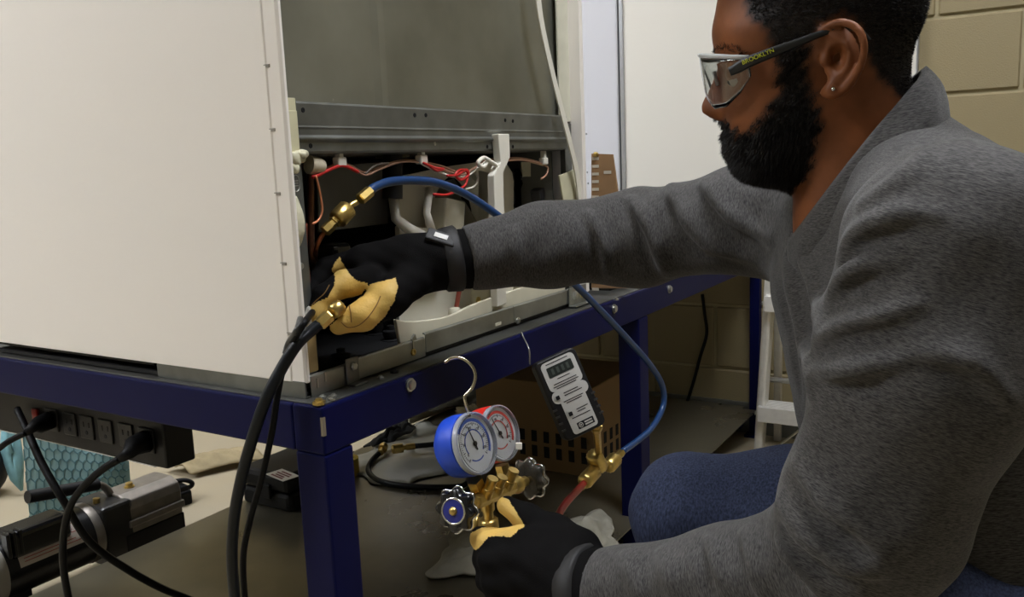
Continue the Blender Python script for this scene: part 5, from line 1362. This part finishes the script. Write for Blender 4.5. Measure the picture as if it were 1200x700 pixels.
# stand collar, zip open at the throat
def collar_pt(phi, s):
    """phi 0 = back, pi = front ; s 0 = bottom edge, 1 = top edge"""
    tb, tf = H3(1082, 82), H3(927, 280); bb_, bf = H3(1106, 140), H3(934, 318)
    ct, cb = (tb+tf)/2, (bb_+bf)/2; at_, ab_ = (tb-tf)/2, (bb_-bf)/2
    lt, lb_ = .069, .090
    st = ct+at_*math.cos(phi)+hw_*lt*math.sin(phi); sb = cb+ab_*math.cos(phi)+hw_*lb_*math.sin(phi)
    bul = hw_*math.sin(phi)*.006*math.sin(PI*s)+nrm(ab_)*math.cos(phi)*.006*math.sin(PI*s)
    drop = hv_*(.010*math.sin(phi)**2)
    return sb*(1-s)+st*s+bul+drop+nrm(at_)*.0015*math.sin(phi*9+3*s)
phs = np.linspace(-PI*.93, PI*.93, 90)
cg = [[collar_pt(a, s) for a in phs] for s in np.linspace(-.35, 1, 12)]
co_ = MB().grid(cg)
oc_ = make('collar', co_, m_knit, man, solid=.008, smooth=True)
vv_ = np.array(co_.v); oc_.data.attributes.new('weave', 'FLOAT_VECTOR', 'POINT').data.foreach_set('vector', weave(vv_).astype(np.float32).ravel())
fl_ = MB()
for sgn in (-1, 1):
    fl_.grid([[collar_pt(sgn*PI*.93, s)+nrm(collar_pt(sgn*PI*.93, s)-collar_pt(sgn*PI*.90, s))*.012*q-hv_*.004*q for q in range(3)] for s in np.linspace(-.35, 1, 8)])
ofl = make('collar_edge', fl_, m_knit, oc_, solid=.005, smooth=True)
ofl.data.attributes.new('weave', 'FLOAT_VECTOR', 'POINT').data.foreach_set('vector', weave(np.array(fl_.v)).astype(np.float32).ravel())
# ---- jeans and shoes
def jean_sdf(p):
    t = None
    for h_, n_, a_ in ((LHIP, LKN, LAN), (RHIP, RKN, RAN)):
        x = chain(p, [h_, h_*.4+n_*.6, n_], [.112, .098, .067], .03); x = smin(x, chain(p, [n_, n_*.4+a_*.6, a_], [.064, .062, .052], .02), .018)
        t = x if t is None else smin(t, x, .03)
    t = smin(t, rcone(p, LHIP, RHIP, .12, .12), .04)
    t = smax(t, -(p[:, 2]-.085), .004)
    return t+.0016*np.sin(p[:, 2]*70+2*np.sin(p[:, 0]*40))*np.sin(p[:, 0]*55+p[:, 1]*35)
jp = np.array([LHIP, RHIP, LKN, RKN, LAN, RAN]); JV, JF = surface_nets(jean_sdf, jp.min(0)-.15, jp.max(0)+.15, .006)
m_denim = mat('blue_denim', (42, 48, 68), rough=.85, var=.25, vscale=500, rgb2=(58, 65, 88), bump=.3, bscale=900, stretch=(1, 1, .35), spec=.2)
make_np('jeans', JV, JF, m_denim, man)
for a_, t_ in ((LAN, LTO), (RAN, RTO)):
    he = a_+bk*.06; he[2] = .04; th = t_.copy()
    def shoe_sdf(p):
        d = chain(p, [he, (he+th)/2, th], [.042, .046, .036], .02)
        d = smin(d, rcone(p, a_-V3(0, 0, .01), he+V3(0, 0, .02), .045, .04), .02)
        return smax(d, -p[:, 2]+.012, .004)
    aa = np.array([he, th, a_]); SV, SF = surface_nets(shoe_sdf, aa.min(0)-.07, aa.max(0)+.07, .006)
    so = make_np('shoe', SV, SF, mat('black_leather', (24, 22, 21), rough=.45), man)
    mid = (he+th)/2; ax = nrm(th-he)
    make('sole', MB().prism([(math.cos(q)*(.145+.0), math.sin(q)*(.046+.004*math.cos(q))) for q in np.linspace(0, 2*PI, 25)[:-1]], (mid[0], mid[1], 0), (ax[0], ax[1], 0), (-ax[1], ax[0], 0), (0, 0, .016)), m_rub, so)
# ---- gloves
m_gbl = mat('black_glove_fabric', (13, 12, 12), rough=.85, bump=.3, bscale=700, spec=.1, var=.2, vscale=60)
m_gye = mat('tan_leather', (206, 172, 92), rough=.6, var=.12, vscale=40, bump=.35, bscale=260, rgb2=(196, 158, 78))
def split_glove(name, f, pts, polys, lab, depth_max):
    aa = np.array(pts); Vg, Fg = surface_nets(f, aa.min(0)-.055, aa.max(0)+.055, .0016, lip=1.0)
    # coordinates of the leather panels are drawn over the hand seen from the palm side
    x, y = to_px(Vg); z = (Vg-CAM)@CF
    m = np.zeros(len(Vg), bool)
    for po in polys: m |= in_poly(x, y, po)
    m &= z < depth_max(x, y)
    fm = m[Fg].all(1)
    def sub(F_):
        u_ = np.unique(F_); mp_2 = np.full(len(Vg), -1); mp_2[u_] = np.arange(len(u_)); return Vg[u_], mp_2[F_]
    g = make_np(name, *sub(Fg[~fm]), m_gbl, man); g['label'] = lab
    le = make_np('leather_palm', *sub(Fg[fm]), m_gye, g); le['label'] = 'tan leather palm and fingertips'
    return g
RI = [U(a, b_, c) for a, b_, c in ((434, 328, 1.115), (403, 333, 1.095), (379, 347, 1.08), (371, 368, 1.072))]
RM = [U(a, b_, c) for a, b_, c in ((425, 304, 1.15), (384, 314, 1.145), (364, 340, 1.125), (371, 368, 1.105))]
RR3 = [U(a, b_, c) for a, b_, c in ((430, 312, 1.175), (392, 326, 1.175), (372, 350, 1.15), (384, 374, 1.13))]
RP = [U(a, b_, c) for a, b_, c in ((440, 325, 1.19), (405, 340, 1.19), (388, 360, 1.17), (398, 376, 1.15))]
RT = [U(a, b_, c) for a, b_, c in ((482, 328, 1.125), (455, 350, 1.095), (428, 369, 1.08), (398, 380, 1.075))]
def glove_r(p):
    d = chain(p, [U(548, 303, 1.168), U(520, 305, 1.16), U(480, 308, 1.15), U(432, 312, 1.145)], [.0415, .037, .036, .031], .015)
    d = smin(d, rcone(p, U(480, 318, 1.155), U(440, 320, 1.165), .034, .030), .02)
    for c, r in ((RI, (.020, .0168, .0145, .012)), (RM, (.018, .0145, .0128, .0108)), (RR3, (.017, .014, .0125, .0105)), (RP, (.016, .0125, .011, .0095))):
        d = smin(d, chain(p, c, r, .006), .007)
    d = smin(d, chain(p, RT, (.026, .0235, .0185, .0135), .012), .010)
    return d+.0006*np.sin(p[:, 0]*160+p[:, 2]*120)*np.sin(p[:, 2]*140-p[:, 1]*90)
y1 = [(398, 300), (404, 311), (411, 322), (420, 329), (431, 331), (432, 337), (424, 345), (411, 350), (399, 356), (391, 365), (379, 374), (371, 381), (360, 381), (358, 362), (366, 357), (374, 352), (384, 348), (391, 335), (392, 325), (388, 316), (392, 307)]
y2 = [(433, 333), (464, 325), (467, 336), (463, 353), (452, 371), (437, 386), (420, 395), (402, 396), (386, 390), (386, 381), (398, 371), (411, 355), (425, 347)]
g1 = split_glove('glove', glove_r, RI+RM+RT+RP+[U(548, 303, 1.168)], [y1, y2], 'black fabric glove on the right hand, gripping the service hose', lambda x, y: np.where(y > 320, 1.13, 1.135)+.0)
for path in (((446, 347), (441, 358), (432, 371), (421, 381), (408, 384), (400, 378)), ((412, 378), (411, 366), (409, 358)), ((386, 334), (380, 344), (371, 352), (365, 358))):
    q = [march(a[0], a[1], glove_r) for a in spline([V3(*c, 0) for c in path], 4)]
    q = [a for a in q if a is not None]
    if len(q) > 2: make('stitching', MB().tube(q, .0007, 5), mat('stitch_brown', (120, 88, 44), rough=.8), g1)
wr = U(528, 304, 1.163); wd = nrm(RF1-RWR); wx, wy, _ = frame(wd)
make('wrist_strap', MB().lathe(wr-wd*.013, wd, [(0, .040), (.003, .0435), (.022, .0455), (.025, .0425)], 32, up=wx), mat('strap_rubber', (30, 29, 29), rough=.6), g1, smooth=True)
lc_ = march(517, 279, lambda p: np.minimum(glove_r(p), rcone(p, wr-wd*.013, wr+wd*.013, .043, .043)))
ux = nrm(CR*.95-CU*.3); nn_ = nrm(lc_-wr-wd*np.dot(lc_-wr, wd)); uy = np.cross(nn_, ux)
make('strap_tab', MB().obox(lc_+nn_*.0, ux*.020, uy*.010, nn_*.003), mat('strap_rubber', (30, 29, 29)), g1, bevel=.002)
make('strap_label', MB().obox(lc_+nn_*.0035, ux*.009, uy*.004, nn_*.0005), m_lab, g1)
LI = [U(a, b_, c) for a, b_, c in ((655, 640, .94), (610, 634, .945), (574, 636, .965), (564, 631, .995), (578, 628, 1.025))]
LM = [U(a, b_, c) for a, b_, c in ((655, 662, .93), (608, 656, .93), (576, 658, .95), (567, 655, .98), (580, 652, 1.01))]
LR = [U(a, b_, c) for a, b_, c in ((655, 688, .925), (610, 680, .925), (580, 683, .945), (571, 680, .975), (584, 677, 1.0))]
LP = [U(a, b_, c) for a, b_, c in ((660, 708, .925), (620, 706, .93), (592, 706, .945), (583, 702, .97), (594, 700, .99))]
LT = [U(a, b_, c) for a, b_, c in ((678, 645, .935), (650, 626, .96), (618, 608, .985), (594, 593, 1.0))]
def glove_l(p):
    d = chain(p, [U(706, 694, .90), U(685, 690, .91), U(650, 672, .93)], [.043, .040, .036], .015)
    d = smin(d, rcone(p, U(650, 695, .93), U(640, 665, .935), .036, .032), .02)
    for c, r in ((LI, (.020, .0165, .0135, .0122, .0105)), (LM, (.021, .0175, .0145, .0125, .011)), (LR, (.021, .017, .0142, .0122, .0105)), (LP, (.019, .0155, .013, .011, .0095))):
        d = smin(d, chain(p, c, r, .006), .009)
    d = smin(d, chain(p, LT, (.025, .020, .0155, .0115), .01), .010)
    return d+.0006*np.sin(p[:, 0]*160+p[:, 2]*120)*np.sin(p[:, 2]*140-p[:, 1]*90)
z1_ = [(580, 580), (596, 584), (606, 600), (616, 617), (607, 623), (599, 631), (585, 629), (573, 630), (565, 640), (558, 646), (550, 642), (550, 625), (565, 618), (580, 618), (578, 600)]
g2 = split_glove('glove', glove_l, LI+LM+LP+LT+[U(706, 694, .90)], [z1_], 'black fabric glove on the left hand, holding the gauge manifold from below', lambda x, y: 2.0+0*x)
wr = U(688, 690, .907); wd = nrm(LF1-LWR); wx, wy, _ = frame(wd)
make('wrist_strap', MB().lathe(wr-wd*.014, wd, [(0, .0415), (.003, .0445), (.023, .046), (.026, .043)], 32, up=wx), mat('strap_rubber', (30, 29, 29)), g2, smooth=True)
# ---- safety glasses
gl = root('safety_glasses', H3(850, 90), 'clear wraparound safety glasses with black temples on the man\'s face', 'glasses')
m_lens = mat('clear_polycarbonate', (235, 238, 236), rough=.03, trans=1., ior=1.5)
S_ = np.linspace(-1, 1, 41); rows = []
hb = lambda s: float(np.interp(abs(s), [0, .12, .25, .45, .65, .85, 1], [16, 26, 46, 58, 54, 38, 18]))
hf = lambda s: 821+62*(1-math.cos(s*math.radians(82)))/(1-math.cos(math.radians(82)))
hw2 = lambda s: .0725*math.sin(s*math.radians(82))/math.sin(math.radians(82))
for j in range(9):
    t = j/8
    rows.append([H3(hf(s)+t*8*hb(s)/58, 66+abs(s)*4+t*hb(s), hw2(s)*(1-.05*t)) for s in S_])
make('lens', MB().grid(rows), m_lens, gl, solid=.0022, smooth=True)
make('brow_bar', MB().tube([H3(hf(s)-.5, 64.5+abs(s)*4, hw2(s)) for s in S_], .0024, 8), mat('clear_rim', (214, 216, 214), rough=.12, trans=.5, ior=1.3), gl, smooth=True)
make('nose_pad', MB().tube([H3(838, 84, .012), H3(843, 100, .015)], .002, 6).tube([H3(838, 84, -.012), H3(843, 100, -.015)], .002, 6), mat('clear_rim', (214, 216, 214)), gl, smooth=True)
for s in (1, -1):
    tp_ = [(862, 84, .0715, 5), (872, 79, .074, 6.5), (884, 73, .0785, 6.5), (905, 64.5, .081, 6), (930, 55, .0815, 5), (960, 43.5, .0812, 3.6), (984, 36, .0805, 3), (1002, 40, .081, 3), (1012, 51, .080, 3.4)]
    cen = spline([H3(a, b_, c*s) for a, b_, c, _ in tp_], 5); hh = np.interp(np.linspace(0, len(tp_)-1, len(cen)), range(len(tp_)), [q[3]*HK for q in tp_])
    mbt = MB(); rowsT = []
    for i, c in enumerate(cen):
        t_ = nrm(cen[min(i+1, len(cen)-1)]-cen[max(0, i-1)]); up = nrm(np.cross(hw_, t_)); 
        rowsT.append([c+up*hh[i]*math.cos(a)+hw_*.0022*math.sin(a) for a in np.linspace(0, 2*PI, 13)])
    mbt.grid(rowsT)
    te_ = make('temple', mbt, mat('temple_black', (20, 21, 22), rough=.4), gl, smooth=True)
    if s == 1:
        o_ = H3(893.5, 67.5, .0834); ex = nrm(H3(907, 62.0, .0838)-H3(880, 73.0, .0828)); ey = nrm(np.cross(hw_, ex))
        if ey@hv_ < 0: ey = -ey
        make('lettering', text_mb('BROOKLYN', o_, ex, ey, .0057, .0003), mat('lime_print', (196, 204, 40), rough=.5), te_)
